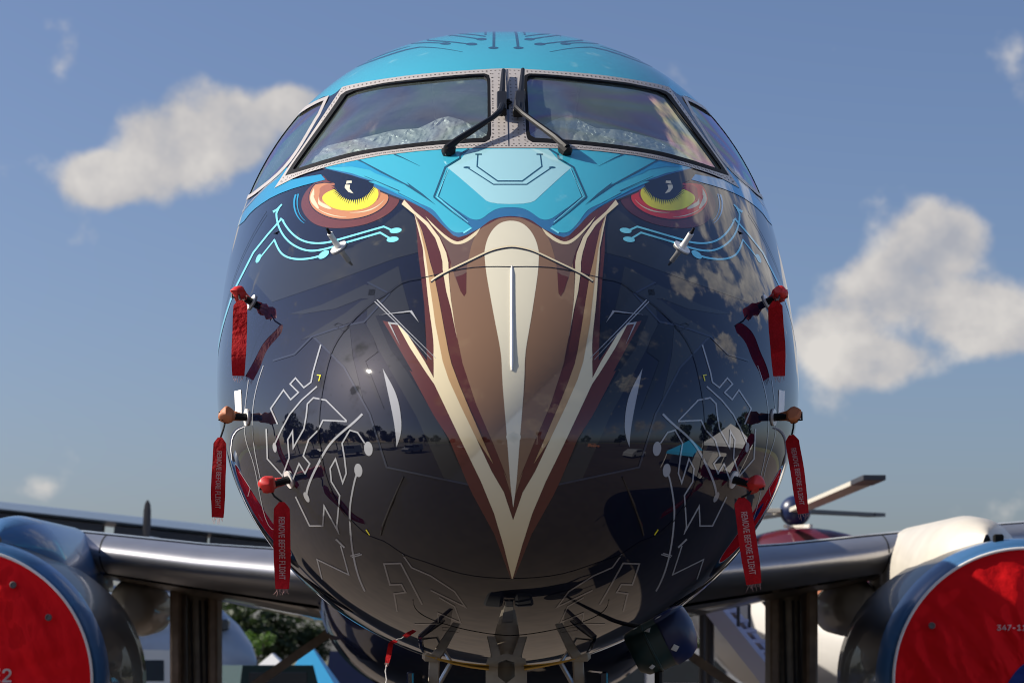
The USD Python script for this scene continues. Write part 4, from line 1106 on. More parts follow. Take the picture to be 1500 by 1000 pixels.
# ------------------------------------------------------------------ engine intake covers
def cover(sgn, label):
    ex = ENG[sgn]
    t = thing('engine_cover', label, 'engine cover', (ex, EY - 0.02, EZ))
    nr, na = 70, 220
    R_, A_ = np.meshgrid(np.linspace(0, 1, nr), np.linspace(0, 2 * np.pi, na, endpoint=False), indexing='ij')
    x, z = R_ * ER * np.cos(A_), R_ * ER * np.sin(A_)
    q = np.stack([x * 1.3, z * 1.3, np.full_like(x, 5.0 + sgn)], -1)
    bulge = 0.16 * (1 - R_ ** 2.4)
    fold = 0.13 * np.abs(meshkit.fbm(np.stack([x * 3.0 + 1.9 * z + 7, z * 0.8 - x * .9, np.full_like(x, 3.0)], -1), 5, 11 + sgn) - 0.5) ** 1.2
    pull = 0.008 * np.sin(A_ * 23 + 3 * np.sin(A_ * 5)) * R_ ** 6 * (1 - R_) * 8 + 0.010 * np.sin(A_ * 7 + 2 * np.sin(A_ * 2)) * R_ ** 2 * (1 - R_) * 4
    y = -bulge + (fold + pull) * np.clip((1 - R_) * 6, 0, 1) * 1.4
    v = np.stack([x, y, z], -1).reshape(-1, 3)
    f = []
    for i in range(nr - 1):
        for k in range(na):
            k2 = (k + 1) % na
            f += [[i * na + k, (i + 1) * na + k, (i + 1) * na + k2], [i * na + k, (i + 1) * na + k2, i * na + k2]]
    m = oriented(trimesh.Trimesh(v, np.array(f), process=False), lambda c: np.tile([0, -1., 0], (len(c), 1)))
    obj('fabric', m, 'cover_red', t, smooth=True)
    a = np.linspace(0, 2 * np.pi, 120)
    obj('piping', tube(np.c_[ER * 1.006 * np.cos(a), np.full(120, -0.004), ER * 1.006 * np.sin(a)], 0.013, 8, caps=False), 'piping_white', t)

    def on(px, pz, lift=0.006):
        r = np.sqrt(px ** 2 + pz ** 2) / ER
        return -0.16 * (1 - np.clip(r, 0, 1) ** 2.4) - lift
    from scipy.spatial import cKDTree
    tree = cKDTree(v[:, [0, 2]])

    def lay(mesh, lift):
        w_ = mesh.vertices.copy()
        d, i = tree.query(w_[:, [0, 2]], k=4)
        w_[:, 1] = v[i, 1].min(1) - lift
        mesh.vertices = w_
        return mesh

    def letter(text, x0, z0, h, bold=True):
        tm = meshkit.text_mesh(text, h, 0.001, bold)
        tm = tm.subdivide_to_size(0.03)
        w_ = np.c_[tm.vertices[:, 0] + x0, np.zeros(len(tm.vertices)), tm.vertices[:, 1] + z0]
        tm.vertices = w_
        tm = lay(tm, 0.008)
        return tm
    if sgn > 0:
        obj('lettering', letter('347-110', 4.315 - ex, 1.85 - (923 - HY) / 168.6 - EZ, 0.047), 'print_white', t, smooth=False)
        obj('lettering', letter('E2', 0.10, 0.94, 0.05), 'print_white', t, smooth=False)
        d = shapely.geometry.Point(0.20, -0.21).buffer(0.44, 40)
        dm = trimesh.creation.extrude_polygon(d, 0.001).subdivide_to_size(0.06)
        dm.vertices = np.c_[dm.vertices[:, 0], np.zeros(len(dm.vertices)), dm.vertices[:, 1]]
        obj('blue_emblem', lay(dm, 0.006), 'cover_blue', t, smooth=False)
    else:
        tm = letter('E2', 0, 0, 0.118)
        width = tm.vertices[:, 0].max()
        obj('lettering', letter('E2', -4.17 - ex - width, 1.85 + (HY - 998) / 168.6 - EZ, 0.112), 'print_white', t, smooth=False)
    for ang_ in (math.radians(150 if sgn > 0 else 60), math.radians(35)):
        bx, bz = 0.84 * ER * math.cos(ang_), 0.84 * ER * math.sin(ang_)
        obj('grommet', merge(trimesh.creation.torus(0.022, 0.009, 16, 8).apply_transform(trimesh.transformations.rotation_matrix(math.pi / 2, (1, 0, 0))).apply_translation((bx, on(bx, bz, 0.02), bz)), cbox((0.04, 0.02, 0.05), (bx, on(bx, bz, 0.012), bz), 0.006)), 'rivet', t)
    return t


cover(-1, 'red fabric intake cover lettered E2 on the engine at the left edge')
cover(1, 'red fabric intake cover numbered 347-110 with a blue emblem, right engine')

# ------------------------------------------------------------------ probe covers with streamers
FLIP = 1.0


def streamer(parent, top, bottom, width, text=None, sway=0.0, seed=0, facing=(0, -1, 0)):
    top, bottom = np.array(top, float), np.array(bottom, float)
    L = np.linalg.norm(bottom - top)
    d = (bottom - top) / L
    f_ = np.array(facing, float); f_ -= d * (f_ @ d); f_ /= np.linalg.norm(f_)
    x = np.cross(f_, d) * -1.0
    x = np.cross(d, f_)
    if x[0] < 0:
        x = -x
    n = 40

    def place(u, w, out):
        """u along 0..1, w across in metres."""
        bend = 0.013 * np.sin(u * 3.2 + seed) + 0.007 * np.sin(u * 9 + 2 * seed)
        tw = 0.32 * np.sin(u * 2.6 + seed * 1.7)
        return top + np.outer(u * L, d) + np.outer(w, x) + np.outer(bend + w * tw + out, f_) + np.outer(sway * u * u, x)
    shape = lambda u: width / 2 * np.clip(np.minimum(0.35 + u * 9, 1.0), 0, 1) * (1 - 0.12 * np.clip((u - 0.75) * 4, 0, 1)) * (0.92 + 0.08 * np.sin(np.pi * u))
    u = np.linspace(0, 1, n)
    cols = np.linspace(-1, 1, 7)
    front = np.stack([place(u, shape(u) * c, np.full(n, 0.0015)) for c in cols], 1)
    back = np.stack([place(u, shape(u) * c, np.full(n, -0.0015)) for c in cols], 1)
    ring = np.concatenate([front, back[:, ::-1]], 1)
    m = loft([ring[i] for i in range(n)], caps=True)
    obj('streamer', m, 'flag_red', parent, smooth=50)
    fr_ = np.random.default_rng(int(seed * 10) + 1)
    e_ = place(np.ones(9), np.linspace(-.8, .8, 9) * width / 2 * 0.84, np.zeros(9))
    obj('fray', merge(*[tube([q_, q_ + d * .008 + x * fr_.normal(0, .002), q_ + d * fr_.uniform(.012, .028) + x * fr_.normal(0, .006) + f_ * fr_.normal(0, .004)], [0.0009, 0.0008, 0.0004], 4) for q_ in e_]), 'flag_print', parent)
    if text:
        tm = meshkit.text_mesh(text, 1.0, 0.02, True)
        b = tm.bounds
        h = width * 0.34
        k = h / 1.0
        length = (b[1][0] - b[0][0]) * k
        kx = k * min(1.0, 0.72 * L / length) if length > 0.72 * L else 0.72 * L / (b[1][0] - b[0][0])
        vv = tm.vertices
        uu = 0.17 + (vv[:, 0] - b[0][0]) * kx / L
        ww = (vv[:, 1] - 0.5) * h * FLIP
        tm.vertices = place(uu, ww, np.full(len(vv), 0.0030) + vv[:, 2] * 0.01)
        obj('lettering', tm, 'flag_print', parent, smooth=False)


def probe(root_px, out, fwd, drop=0.0, mirrored=1):
    c = chart(cast([root_px])) * [mirrored, 1]
    p, n = unchart(c, 0.0)
    p, n = p[0], n[0]
    pr = part('pitot_probe', airliner)
    elbow = p + n * out
    tip = elbow + np.array([0, -fwd, -drop])
    obj('mast', tube([p - n * 0.01, p + n * out * 0.6 + np.array([0, -.02, 0]), elbow + np.array([0, -0.03, 0])], [0.017, 0.013, 0.012], 10), 'black_metal', pr)
    obj('tube', tube([elbow + np.array([0, 0.02, 0]), elbow + np.array([0, -0.03, 0]), tip], [0.006, 0.011, 0.009], 10), 'steel', pr)
    obj('mounting_plate', trimesh.creation.cylinder(0.034, 0.006, sections=20).apply_transform(trimesh.geometry.align_vectors([0, 0, 1], n)).apply_translation(p + n * 0.003), 'white_metal', pr)
    return elbow, tip, p, n


def probe_cover(spec):
    root, out, fwd, cap_mat, text, label, mirrored, hang_px, end_px, wid, rag = spec
    elbow, tip, p, n = probe(root, out, fwd, 0.0, mirrored)
    t = thing('probe_cover', label, 'probe cover', elbow)
    o = elbow
    a = elbow + np.array([0, 0.0, 0]) - o
    b = tip + np.array([0, -0.02, 0]) - o
    side = np.array([n[0] * 0.02, 0, -0.004])
    cp = tube([a + (b - a) * k for k in (0, .25, .5, .75, .92, 1.0, 1.08)], [0.02, 0.026, 0.024, 0.031, 0.029, 0.022, 0.005], 16)
    nz_ = meshkit.noise(cp.vertices * 38 + 5 * rag, 3)
    cp.vertices = cp.vertices + (np.stack([nz_, meshkit.noise(cp.vertices * 38 + 9 + rag, 4), meshkit.noise(cp.vertices * 38 + 17 + rag, 5)], -1) - .5) * 0.022
    obj('cap', cp, cap_mat, t, smooth=60)
    obj('sleeve', tube([a + np.array([0, 0.004, 0]), a - n * out * 0.35 + np.array([0, -0.01, 0.004]), a - n * out * 0.72], [0.02, 0.019, 0.015], 10), cap_mat, t)
    obj('tie', tube([b * .8 + np.array([n[0] * .03, 0, 0.012]), b * .8 + np.array([n[0] * .03, -0.01, -0.02]), b * .8 + np.array([n[0] * .012, -0.012, -0.02])], 0.004, 6), 'black_metal', t)
    hang = b * .8 + np.array([n[0] * .008, -0.012, -0.04])
    along = [(hang_px[0] + (end_px[0] - hang_px[0]) * k + dx, hang_px[1] + (end_px[1] - hang_px[1]) * k) for k in (0, .25, .5, .75, 1) for dx in (-8, 8)]
    hits = cast(along)
    near = [q[1] for q in hits if abs(inside(q[None])[0]) < 1e-3]
    dep = min([tip[1] + 0.01] + [q - 0.025 for q in near]) - CAM[1]
    hang = at_px(hang_px[0], hang_px[1], dep) - o
    end = at_px(end_px[0], end_px[1], dep) - o
    obj('cord', tube([b * .7, (b * .7 + hang) / 2 + [0, -0.01, -0.012], hang], 0.004, 6), 'black_metal', t)
    streamer(t, hang, end, wid, text, 0.0, rag)
    return t


RB = 'REMOVE BEFORE FLIGHT'
specs = [((369, 443), 0.052, 0.09, 'cap_red', None, 'red probe cover with a plain streamer, upper one on the left flank', 1, (353, 440), (349, 550), 0.060, 0.3),
         ((362, 611), 0.075, 0.07, 'strap_rust', RB, 'rust orange probe cover with lettered streamer hanging clear of the left flank', 1, (323, 641), (318, 757), 0.055, 1.1),
         ((424, 702), 0.085, 0.10, 'cap_red', RB, 'bright red probe cover with lettered streamer, lowest on the left side', 1, (413, 735), (413, 862), 0.062, 2.0),
         ((369, 443), 0.052, 0.09, 'cap_red', None, 'dark red probe cover with a plain streamer, upper one on the right flank', -1, (1136, 440), (1141, 551), 0.058, 4.3),
         ((362, 611), 0.075, 0.07, 'strap_rust', RB, 'rust orange probe cover with lettered streamer hanging clear of the right flank', -1, (1160, 636), (1176, 752), 0.055, 5.1),
         ((424, 702), 0.085, 0.10, 'cap_red', RB, 'red probe cover with slanting streamer, lowest on the right side', -1, (1086, 728), (1104, 855), 0.068, 6.2)]
for sp in specs:
    probe_cover(sp)

# safety pin streamer under the nose
pin = thing('gear_pin_streamer', 'short red streamer with a cord hanging below the chin by the nose gear', 'streamer', at_px(573, 940, 11.2))
streamer(pin, (0, 0, 0.0), (-0.02, 0, -0.10), 0.025, None, 0, 3)
obj('cord', tube([(-0.02, 0, -0.10), (-0.028, 0, -0.14), (-0.022, 0, -0.18), (-0.03, 0, -0.23)], 0.004, 6), 'piping_white', pin)
q = streamer(pin, (-0.03, 0, -0.23), (-0.035, 0, -0.42), 0.032, None, 0, 5)

# navy drum on a pole beside the chin
dr = thing('drum_lamp', 'dark navy drum with white squares on a black pole under the chin', 'lamp', (0.82, 3.2, 0.0))
c0 = at_px(965, 931, 11.2) - np.array([0.82, 3.2, 0.0])
ax = np.array([0.86, -0.10, 0.42]); ax /= np.linalg.norm(ax)
Mx = trimesh.geometry.align_vectors([0, 1, 0], ax); Mx[:3, 3] = c0


def drum(prof, mat, name):
    m = lathe(prof, 40, 'y'); m.apply_transform(Mx)
    obj(name, oriented(m, lambda c: c - c0), mat, dr, smooth=40)


drum([(-0.16, 0.02), (-0.155, 0.12), (-0.12, 0.15), (-0.06, 0.16), (-0.058, 0.165), (-0.05, 0.165), (-0.048, 0.16), (0.02, 0.162)], 'green_drum', 'housing')
drum([(0.02, 0.163), (0.03, 0.168), (0.10, 0.16), (0.145, 0.13), (0.17, 0.07), (0.178, 0.005)], 'navy_drum', 'hood')
obj('pole', tube([c0 + [0, 0, -0.15], [c0[0] + 0.01, c0[1], 0.9], [c0[0] + 0.01, c0[1], 0.03]], 0.022, 10), 'black_metal', dr)
obj('foot', lathe([(0, 0.28), (0.02, 0.28), (0.04, 0.05)], 32, 'z', (c0[0] + 0.01, c0[1], 0)), 'black_metal', dr)
for (u, v_, k) in ((0.05, 0.5, 0.022), (-0.03, -0.35, 0.02), (-0.10, -0.62, 0.018), (-0.09, 0.75, 0.016)):
    e1 = np.cross(ax, [0, -1, 0]); e1 /= np.linalg.norm(e1); e2 = np.cross(ax, e1)
    if e2[1] > 0:
        e2 = -e2
    pos = c0 + ax * u + (e1 * math.sin(v_) + e2 * math.cos(v_)) * 0.170
    nn = (e1 * math.sin(v_) + e2 * math.cos(v_))
    M = trimesh.geometry.align_vectors([0, 0, 1], nn); M[:3, 3] = pos
    obj('white_square', cbox((k * 1.4, k * 1.4, 0.004), ch=0.001).apply_transform(M), 'sticker', dr)

# ------------------------------------------------------------------ behind: turboprop transport on the left
tp = thing('turboprop_transport', 'blue grey high winged transport parked behind the left wing', 'aircraft', (0, 0, 0))
D = 62.0
rr = []
nose = at_px(376, 955, D)
for k, (dx, rad, dz) in enumerate(((0.0, 0.05, -0.25), (0.15, 0.45, -0.2), (0.5, 0.85, -0.1), (1.0, 1.2, 0.0), (1.8, 1.5, 0.1), (3.0, 1.65, 0.15), (8.0, 1.7, 0.2), (16.0, 1.6, 0.3), (20.0, 0.9, 0.9))):
    a = np.linspace(0, 2 * np.pi, 36, endpoint=False)
    cx = nose + np.array([-dx, 0.10 * dx, dz])
    rr.append(np.c_[np.full(36, 0) + cx[0], cx[1] + rad * np.cos(a), cx[2] + rad * np.sin(a)])
obj('fuselage', loft(rr, caps=True), 'plane_blue', tp, smooth=True)
obj('cockpit_window', merge(*[cbox((0.25, 0.5, 0.3), nose + np.array([-0.75 - .32 * k, -1.0 - 0.1 * k, 0.72]), 0.04) for k in range(3)]), 'window_dark', tp)
w0, w1 = at_px(-60, 738, D), at_px(430, 792, D)
d_ = w1 - w0
obj('wing', loft([np.array([w0 + d_ * t + np.array([0, yy, zz]) for yy, zz in ((0, 0.0), (0.4, 0.2), (1.4, 0.26), (2.6, 0.1), (2.6, -0.05), (1.2, -0.12), (0.3, -0.10))]) for t in np.linspace(0, 1, 8)], caps=True), 'plane_wing', tp, smooth=40)
for a, b in ((-60, 148), (165, 300), (305, 420)):
    p0, p1 = w0 + d_ * ((a + 60) / 490), w0 + d_ * ((b + 60) / 490)
    obj('flap', bar(p0 + [0, 0.3, -0.40], p1 + [0, 0.3, -0.40], 0.4, 0.56), 'joint_and_shade_dark', tp)  # flaps near black, the shade under the wing put into their colour
hub = at_px(214, 800, D - 1.5)
obj('nacelle', lathe([(0, 0.05), (0.2, 0.25), (0.5, 0.4), (3.5, 0.5), (4.5, 0.3)], 24, 'y', hub + [0, 0.2, -0.1]), 'plane_blue', tp, smooth=True)
for k in range(4):
    a = math.radians(88 + 90 * k)
    dirn = np.array([math.cos(a), 0, math.sin(a)])
    obj('propeller_blade', loft([hub + dirn * r_i + w_i * np.array([(-dirn[2] * 1, 0.15, dirn[0] * 1), (0, -0.12, 0), (dirn[2] * 1, -0.15, -dirn[0] * 1), (0, 0.12, 0)]) for r_i, w_i in ((0.15, .06), (0.5, .11), (0.95, .10), (1.12, .075), (1.22, .02))], caps=True), 'blade_dark', tp)
for dx in (2.0, 9.5):
    obj('undercarriage', merge(cbox((0.2, 0.2, nose[2] - 1.2), nose * [1, 1, 0] + [-dx, .2 * 1, (nose[2] - 1.2) / 2], .02), lathe([(-0.15, 0.1), (-0.15, 0.4), (0.15, 0.4), (0.15, 0.1)], 20, 'y', nose * [1, 1, 0] + [-dx, -0.1, 0.4])), 'stair_dark', tp)

# helicopter on the right
he = thing('helicopter', 'maroon and white helicopter with drooping rotor blades behind the right wing', 'helicopter', (0, 0, 0))
hubp = at_px(1165, 748, 40.0)
obj('rotor_hub', merge(trimesh.creation.icosphere(3, 0.27).apply_translation(hubp), tube([hubp, hubp - [0, 0, 0.9]], 0.12, 12)), 'navy_drum', he, smooth=True)


def rotor(end, w_, mat, tipmat):
    e = np.array(end); d = e - hubp
    k = hubp + d * 0.86
    obj('rotor_blade', bar(hubp + d * 0.04, k, w_, 0.07), mat, he)
    obj('blade_tip', bar(k, e, w_ * 1.1, 0.075), tipmat, he)


rotor(at_px(1281, 699, 33.2), 0.30, 'blade', 'blade_dark')
rotor(at_px(1285, 754, 45.5), 0.3, 'blade_dark', 'blade_dark')
rotor(hubp + np.array([-5.5, 1.5, 0.1]), 0.4, 'blade', 'blade_dark')
rotor(hubp + np.array([-1.5, 6.5, 0.05]), 0.4, 'blade', 'blade_dark')
c0h, c1h = at_px(1060, 905, 42.0), at_px(1345, 985, 36.0)


def hull(a0, a1, mat, name, grow=1.0):
    rr_ = []
    for t_ in np.linspace(0, 1, 22):
        c = c0h + (c1h - c0h) * t_
        k = math.sin(math.pi * min(0.98, 0.12 + t_ * 0.83)) ** 0.55
        a = np.linspace(a0, a1, 18)
        ax_ = (c1h - c0h)[:2] / np.linalg.norm((c1h - c0h)[:2])
        side = np.array([-ax_[1], ax_[0]])
        rr_.append(np.c_[c[0] + side[0] * 1.25 * k * np.cos(a) * grow, c[1] + side[1] * 1.25 * k * np.cos(a) * grow, c[2] + 0.2 + 1.35 * k * np.sin(a) * grow])
    obj(name, oriented(loft(rr_, closed=False), lambda q: q - (c0h + c1h) / 2 * [1, 1, 1]), mat, he, smooth=True)


hull(math.radians(150), math.radians(380), 'heli_white', 'lower_hull')
hull(math.radians(130), math.radians(150), 'heli_orange', 'stripe')
hull(math.radians(20), math.radians(130), 'heli_maroon', 'upper_hull')
cw = [hubp + np.array([-1.6, 0.5, -1.5]), hubp + np.array([1.9, -0.8, -1.6])]
rr = []
for t_ in np.linspace(0, 1, 14):
    c = cw[0] + (cw[1] - cw[0]) * t_
    k = math.sin(math.pi * (0.06 + 0.88 * t_)) ** 0.7
    a = np.linspace(0, 2 * np.pi, 24, endpoint=False)
    rr.append(np.c_[np.full(24, c[0]), c[1] + 0.7 * k * np.cos(a), c[2] + 0.3 + 0.95 * k * np.sin(a)])
obj('rotor_cowling', loft(rr, caps=True), 'heli_maroon', he, smooth=True)
for k in range(2):
    q = at_px(1150 + 38 * k, 770, 38.6)
    obj('cowling_strut', tube([hubp + [-.1, -.3, -.3], q], 0.035, 6), 'fairing_white', he)
for k in range(3):
    q = at_px(1240 + 15 * k, 925, 36.4)
    obj('vent', cbox((0.05, 0.06, 0.42), q, 0.01), 'stair_dark', he)
for k in (0.25, 0.75):
    c = c0h + (c1h - c0h) * k
    obj('undercarriage', merge(tube([c - [0, 0, 0.8], [c[0], c[1], 0.3]], 0.07, 8), lathe([(-0.1, 0.08), (-0.1, 0.3), (0.1, 0.3), (0.1, 0.08)], 20, 'x', (c[0], c[1], 0.3))), 'stair_dark', he)

# passenger stairs
stt = thing('passenger_stairs', 'pale lilac mobile boarding stairs standing under the right wing behind the gear', 'stairs', (0, 0, 0))
A, B = at_px(1035, 868, 33), at_px(1150, 1010, 30)
for off in (-0.55, 0.55):
    o = np.array([off * 0.25, off, 0])
    obj('stringer', bar(A + o, B + o, 0.08, 0.32), 'stair_lilac', stt)
    obj('handrail', tube([A + o + [0, 0, 0.9], B + o + [0, 0, 0.9]], 0.03, 8), 'stair_dark', stt)
    for t_ in (0.1, 0.5, 0.9):
        q = A + (B - A) * t_ + o
        obj('rail_post', tube([q, q + [0, 0, 0.9]], 0.025, 6), 'stair_dark', stt)
for t_ in np.linspace(0.03, 0.97, 10):
    q = A + (B - A) * t_
    obj('step', cbox((0.34, 1.1, 0.05), q + [0, 0, 0.04], 0.008), 'stair_lilac', stt)
for dx, dy in ((0.0, -.5), (0.0, .5)):
    obj('support_leg', tube([A + [dx, dy, -0.1], [A[0] + dx, A[1] + dy, 0.02]], 0.06, 8), 'stair_dark', stt)

# tents
def tent(loc, w_, d2, h, mat, label, wall='tent_white', rz=0):
    t = thing('tent', label, 'tent', loc, rz)
    v = np.array([[-w_ / 2, -d2 / 2, h * .6], [w_ / 2, -d2 / 2, h * .6], [w_ / 2, d2 / 2, h * .6], [-w_ / 2, d2 / 2, h * .6], [0, -d2 * .1, h], [0, d2 * .1, h]])
    f = np.array([[0, 1, 4], [1, 2, 5], [1, 5, 4], [2, 3, 5], [3, 0, 4], [3, 4, 5]])
    obj('canopy', oriented(trimesh.Trimesh(v, f, process=False), lambda c: c - [0, 0, 0]), mat, t, smooth=False)
    obj('valance', merge(cbox((w_, 0.03, 0.3), (0, -d2 / 2, h * .6 - .15)), cbox((w_, 0.03, 0.3), (0, d2 / 2, h * .6 - .15)), cbox((0.03, d2, 0.3), (-w_ / 2, 0, h * .6 - .15)), cbox((0.03, d2, 0.3), (w_ / 2, 0, h * .6 - .15))), mat, t)
    for sx in (-1, 1):
        for sy in (-1, 1):
            obj('post', tube([(sx * (w_ / 2 - .05), sy * (d2 / 2 - .05), 0), (sx * (w_ / 2 - .05), sy * (d2 / 2 - .05), h * .6)], 0.04, 8), 'white_metal', t)
    obj('back_wall', cbox((w_ - .1, 0.02, h * .58), (0, d2 / 2 - .1, h * .29)), wall, t)
    return t


q = at_px(455, 1000, 45)
tent((q[0], q[1], 0), 1.15, 1.8, 2.15, 'tent_blue', 'bright blue canopy tent between the left main gear and the chin')
q = at_px(400, 1000, 58)
tent((q[0], q[1], 0), 1.7, 3.0, 2.0, 'tent_white', 'white canopy tent left of the bright blue one')
q = at_px(1090, 1000, 70)
tent((q[0], q[1], 0), 7, 4, 2.0, 'tent_blue', 'low blue roofed stand far behind the boarding stairs')


# ------------------------------------------------------------------ trees
def make_tree(name, label, h, spread, mat, n, seed, loc, group=None, trunk=0.2):
    rng = np.random.default_rng(seed)
    t = thing(name, label, 'tree', loc, group=group)
    limbs = [tube([(0, 0, 0), (0.05 * h * .2, 0, h * .3), (0, 0.03 * h, h * .62)], [trunk, trunk * .75, trunk * .35], 8)]
    cl_ = []
    for k in range(9):
        a = rng.uniform(0, 2 * np.pi); e = rng.uniform(0.1, 1.0)
        r0 = spread * rng.uniform(0.35, 0.85)
        q_ = np.array([math.cos(a) * r0, math.sin(a) * r0, h * (0.28 + 0.58 * e)])
        limbs.append(tube([(0, 0, h * .35), q_ * [.5, .5, .8], q_], [trunk * .4, trunk * .25, trunk * .08], 6))
        cl_.append((q_, spread * rng.uniform(0.32, 0.5)))
    cl_.append((np.array([0, 0, h * .86]), spread * .45))
    obj('trunk', merge(*limbs), 'bark', t)
    which = rng.integers(0, len(cl_), n)
    cen = np.array([c for c, r in cl_])[which]; rad = np.array([r for c, r in cl_])[which]
    dv = rng.normal(size=(n, 3)); dv /= np.linalg.norm(dv, axis=1)[:, None]
    pos = cen + dv * (rad * rng.uniform(0.35, 1, n) ** 0.6)[:, None] * [1, 1, 0.8]
    s_ = rng.uniform(0.10, 0.26, n) * spread / 3
    u_ = rng.normal(size=(n, 3)); u_ /= np.linalg.norm(u_, axis=1)[:, None]
    w_ = np.cross(u_, dv + 0.3 * rng.normal(size=(n, 3))); w_ /= np.linalg.norm(w_, axis=1)[:, None]
    v = np.stack([pos - u_ * s_[:, None], pos + w_ * s_[:, None] * .6, pos + u_ * s_[:, None], pos - w_ * s_[:, None] * .6], 1).reshape(-1, 3)
    f = np.arange(4 * n).reshape(n, 4)
    obj('crown', (v, f), mat, t, smooth=False)
    return t


q = at_px(366, 1000, 75)
make_tree('tree', 'light green tree showing past the blue grey nose under the left wing', 2.9, 0.85, 'leaves_bright', 1800, 5, (q[0], q[1], 0))
q = at_px(350, 1000, 52)
make_tree('bush', 'low bright green bush in front of the blue grey aircraft', 1.5, 0.8, 'leaves_bright', 1500, 6, (q[0], q[1], 0), trunk=0.06)

def vehicle(name, label, loc, rz, prof, wdt, mat, glass_boxes, wheels, wr=0.36, group=None):
    """A road vehicle from its side outline: body, windows, wheels, lamps."""
    t = thing(name, label, name.replace('_', ' '), loc, rz, group)
    g = Polygon(prof).buffer(0.08).buffer(-0.08)
    rr_ = []
    c_ = np.array(shapely.segmentize(g, 0.4).exterior.coords)[:-1]
    for yy, k_ in ((-wdt / 2, 0.9), (-wdt / 2 + .06, 0.97), (-wdt / 2 + .2, 1.0), (wdt / 2 - .2, 1.0), (wdt / 2 - .06, 0.97), (wdt / 2, 0.9)):
        m_ = c_.mean(0)
        q_ = m_ + (c_ - m_) * k_
        rr_.append(np.c_[q_[:, 0], np.full(len(q_), yy), q_[:, 1]])
    base = trimesh.creation.extrude_polygon(g, wdt * 0.94)
    base.apply_transform(trimesh.transformations.rotation_matrix(math.pi / 2, (1, 0, 0))); base.apply_translation((0, wdt * .47, 0))
    obj('body', base, mat, t, smooth=20)
    for x0, x1, z0, z1 in glass_boxes:
        obj('side_window', cbox((x1 - x0, wdt * 0.955, z1 - z0), ((x0 + x1) / 2, 0, (z0 + z1) / 2), 0.03), 'window_dark', t)
    for x in wheels:
        for sy in (-1, 1):
            obj('wheel', lathe([(-.11, 0.08), (-.11, wr * .8), (-.07, wr), (.07, wr), (.11, wr * .8), (.11, 0.08)], 24, 'y', (x, sy * (wdt / 2 - .1), wr)), 'tyre', t)
    x_ = max(p_[0] for p_ in prof)
    for sy in (-1, 1):
        obj('headlight', cbox((0.05, 0.25, 0.16), (x_ - .01, sy * wdt * .34, 0.75), 0.02), 'sticker', t)
    return t


VAN = [(-2.4, .35), (2.5, .35), (2.55, .9), (2.3, 1.15), (1.55, 1.3), (0.95, 2.05), (-2.35, 2.1), (-2.45, 1.6)]
CAR = [(-2.1, .32), (2.1, .32), (2.15, .75), (1.0, .92), (0.45, 1.42), (-1.2, 1.45), (-2.0, 1.0), (-2.15, .8)]
TUG = [(-2.2, .3), (2.2, .3), (2.2, 1.0), (0.3, 1.05), (0.1, 1.75), (-1.2, 1.75), (-1.3, 1.05), (-2.2, 1.0)]
q = at_px(420, 1000, 40); vehicle('tow_tractor', 'dark green tow tractor parked behind the left main gear', (q[0], q[1], 0), 0.5, TUG, 1.9, 'green_drum', [(-1.1, 0.0, 1.15, 1.65)], (-1.4, 1.4), 0.42)
q = at_px(205, 1000, 52); vehicle('van', 'white van parked left of the left main gear', (q[0], q[1], 0), 0.2, VAN, 1.95, 'heli_white', [(0.7, 1.5, 1.3, 1.85), (-1.0, 0.5, 1.35, 1.85)], (-1.5, 1.6))
q = at_px(1010, 1000, 48); vehicle('van', 'grey van parked behind the foot of the boarding stairs', (q[0], q[1], 0), 2.8, VAN, 1.95, 'wing_grey', [(0.7, 1.5, 1.3, 1.85), (-1.0, 0.5, 1.35, 1.85)], (-1.5, 1.6))
q = at_px(600, 1000, 70); vehicle('van', 'dark van parked far behind the nose gear', (q[0], q[1], 0), 0.0, VAN, 1.95, 'navy_drum', [(0.7, 1.5, 1.3, 1.85)], (-1.5, 1.6))
row = [(11.0, 6.2, 1.0, VAN, 'heli_white', 'van', 'white van beside the blue marquee'), (17.5, 4.2, 0.5, CAR, 'cap_red', 'car', 'red car behind the blue marquee'), (16, -3, 0.3, CAR, 'wing_grey', 'car', 'grey car on the apron in front of the blue marquee'),
       (12, -26, 0.1, VAN, 'tent_white', 'van', 'pale van on the apron before the long white hangar'), (22, -34, 0.4, CAR, 'navy_drum', 'car', 'navy car on the apron before the control tower'), (30, -22, 1.2, VAN, 'heli_orange', 'van', 'orange van on the apron off to the right'),
       (-19, -9, 1.2, VAN, 'wing_grey', 'van', 'grey van before the trees on the left'), (-24, 3, 1.4, VAN, 'heli_white', 'van', 'white van before the trees on the left'), (-27, 12, 1.7, CAR, 'nacelle_dark', 'car', 'black car before the trees on the left'), (-16, -24, 0.6, CAR, 'heli_white', 'car', 'white car far behind the photographer on the left')]
for x, y, rz, prof, mat, nm, lab in row:
    vehicle(nm, lab, (x, y, 0), rz, prof, 1.95 if prof is VAN else 1.75, mat, [(0.7, 1.5, 1.3, 1.85), (-1.0, 0.5, 1.35, 1.85)] if prof is VAN else [(-1.2, 0.5, 1.0, 1.36)], (-1.4, 1.45), 0.33)

# what the paintwork mirrors: the far side of the apron, behind the photographer
proto = make_tree('tree', 'dark green tree in the row behind the photographer', 9.0, 3.8, 'leaves', 3500, 21, (-52, -34, 0), 'trees behind the photographer')
for k, (x, y) in enumerate(((-44, -20), (-46, -13), (-43, -6), (-47, 0), (-42, 5), (-46, 10), (-41, 15), (-45, 20), (-40, 25), (-46, 31), (-52, -44), (-44, -54), (-34, -62), (-24, -74), (-12, -80), (44, -66), (58, -52), (52, -20), (44, 8), (40, 18), (48, 28), (36, 30))):
    dup(proto, (x, y, 0), k * 1.3, scale=0.75 + 0.5 * ((k * 37) % 11) / 11)


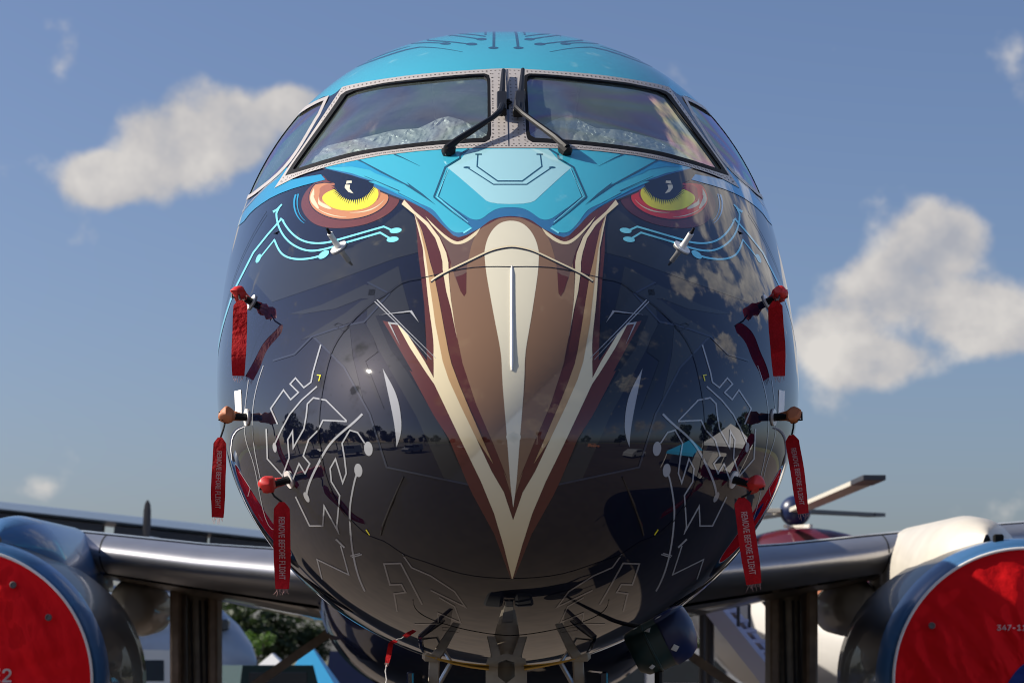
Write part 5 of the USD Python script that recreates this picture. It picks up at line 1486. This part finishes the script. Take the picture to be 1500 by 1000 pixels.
far = make_tree('tree', 'dark tree in the far row along the airfield behind the aircraft', 8.0, 4.6, 'leaves', 2600, 33, (-60, 190, 0), 'far trees beyond the apron')
for k in range(17):
    dup(far, (-52 + 7.4 * k + 2.5 * math.sin(k * 2.3), 188 + 8 * math.sin(k * 1.7), 0), k * 0.9, scale=0.7 + 0.35 * ((k * 29) % 13) / 13)


def hangar(x, y, w_, d2, h, rz, label):
    t = thing('hangar', label, 'hangar', (x, y, 0), rz)
    obj('wall', cbox((w_, d2, h), (0, 0, h / 2), 0.05), 'hangar', t)
    obj('roof', trimesh.creation.extrude_polygon(Polygon([(-w_ / 2 - .4, 0), (w_ / 2 + .4, 0), (0, h * .25)]), d2 + .8).apply_transform(trimesh.transformations.rotation_matrix(math.pi / 2, (1, 0, 0))).apply_translation((0, d2 / 2 + .4, h + 0.004)), 'roof_grey', t, smooth=False)
    obj('door', merge(*[cbox((w_ * .13, 0.1, h * .75), (-w_ * .3 + k * w_ * .15, d2 / 2 + .06, h * .375)) for k in range(5)]), 'concrete_wall', t)
    return t


hangar(16, -98, 34, 22, 7.5, 0, 'long white hangar behind the photographer, left of the control tower')
hangar(-2, -110, 20, 18, 6, 0.1, 'small pale hangar behind the photographer')
ct = thing('control_tower', 'concrete control tower with a glazed cab behind the photographer', 'tower', (26, -84, 0))
obj('shaft', cbox((3.2, 3.2, 14), (0, 0, 7), .1), 'concrete_wall', ct)
obj('cab_glass', lathe([(14, 2.6), (17, 3.3)], 8, 'z'), 'window_dark', ct, smooth=False)
obj('cab_roof', lathe([(17, 3.6), (17.5, 3.6), (18, 0.1)], 8, 'z'), 'concrete_wall', ct, smooth=False)
obj('cab_floor', lathe([(13.3, 1.8), (14, 3.1), (14.002, 2.4)], 8, 'z'), 'concrete_wall', ct, smooth=False)
tent((15, 10, 0), 7, 5, 4.6, 'tent_white', 'grey white marquee on the apron to the right of the nose', rz=-1.0)
tent((13, 3.5, 0), 4, 4, 3.0, 'tent_blue', 'blue marquee on the apron to the right of the nose', rz=-1.3)

tag(stage.GetPrimAtPath('/World/sky'), 'blue sky with white cumulus clouds', None, None, 'structure')
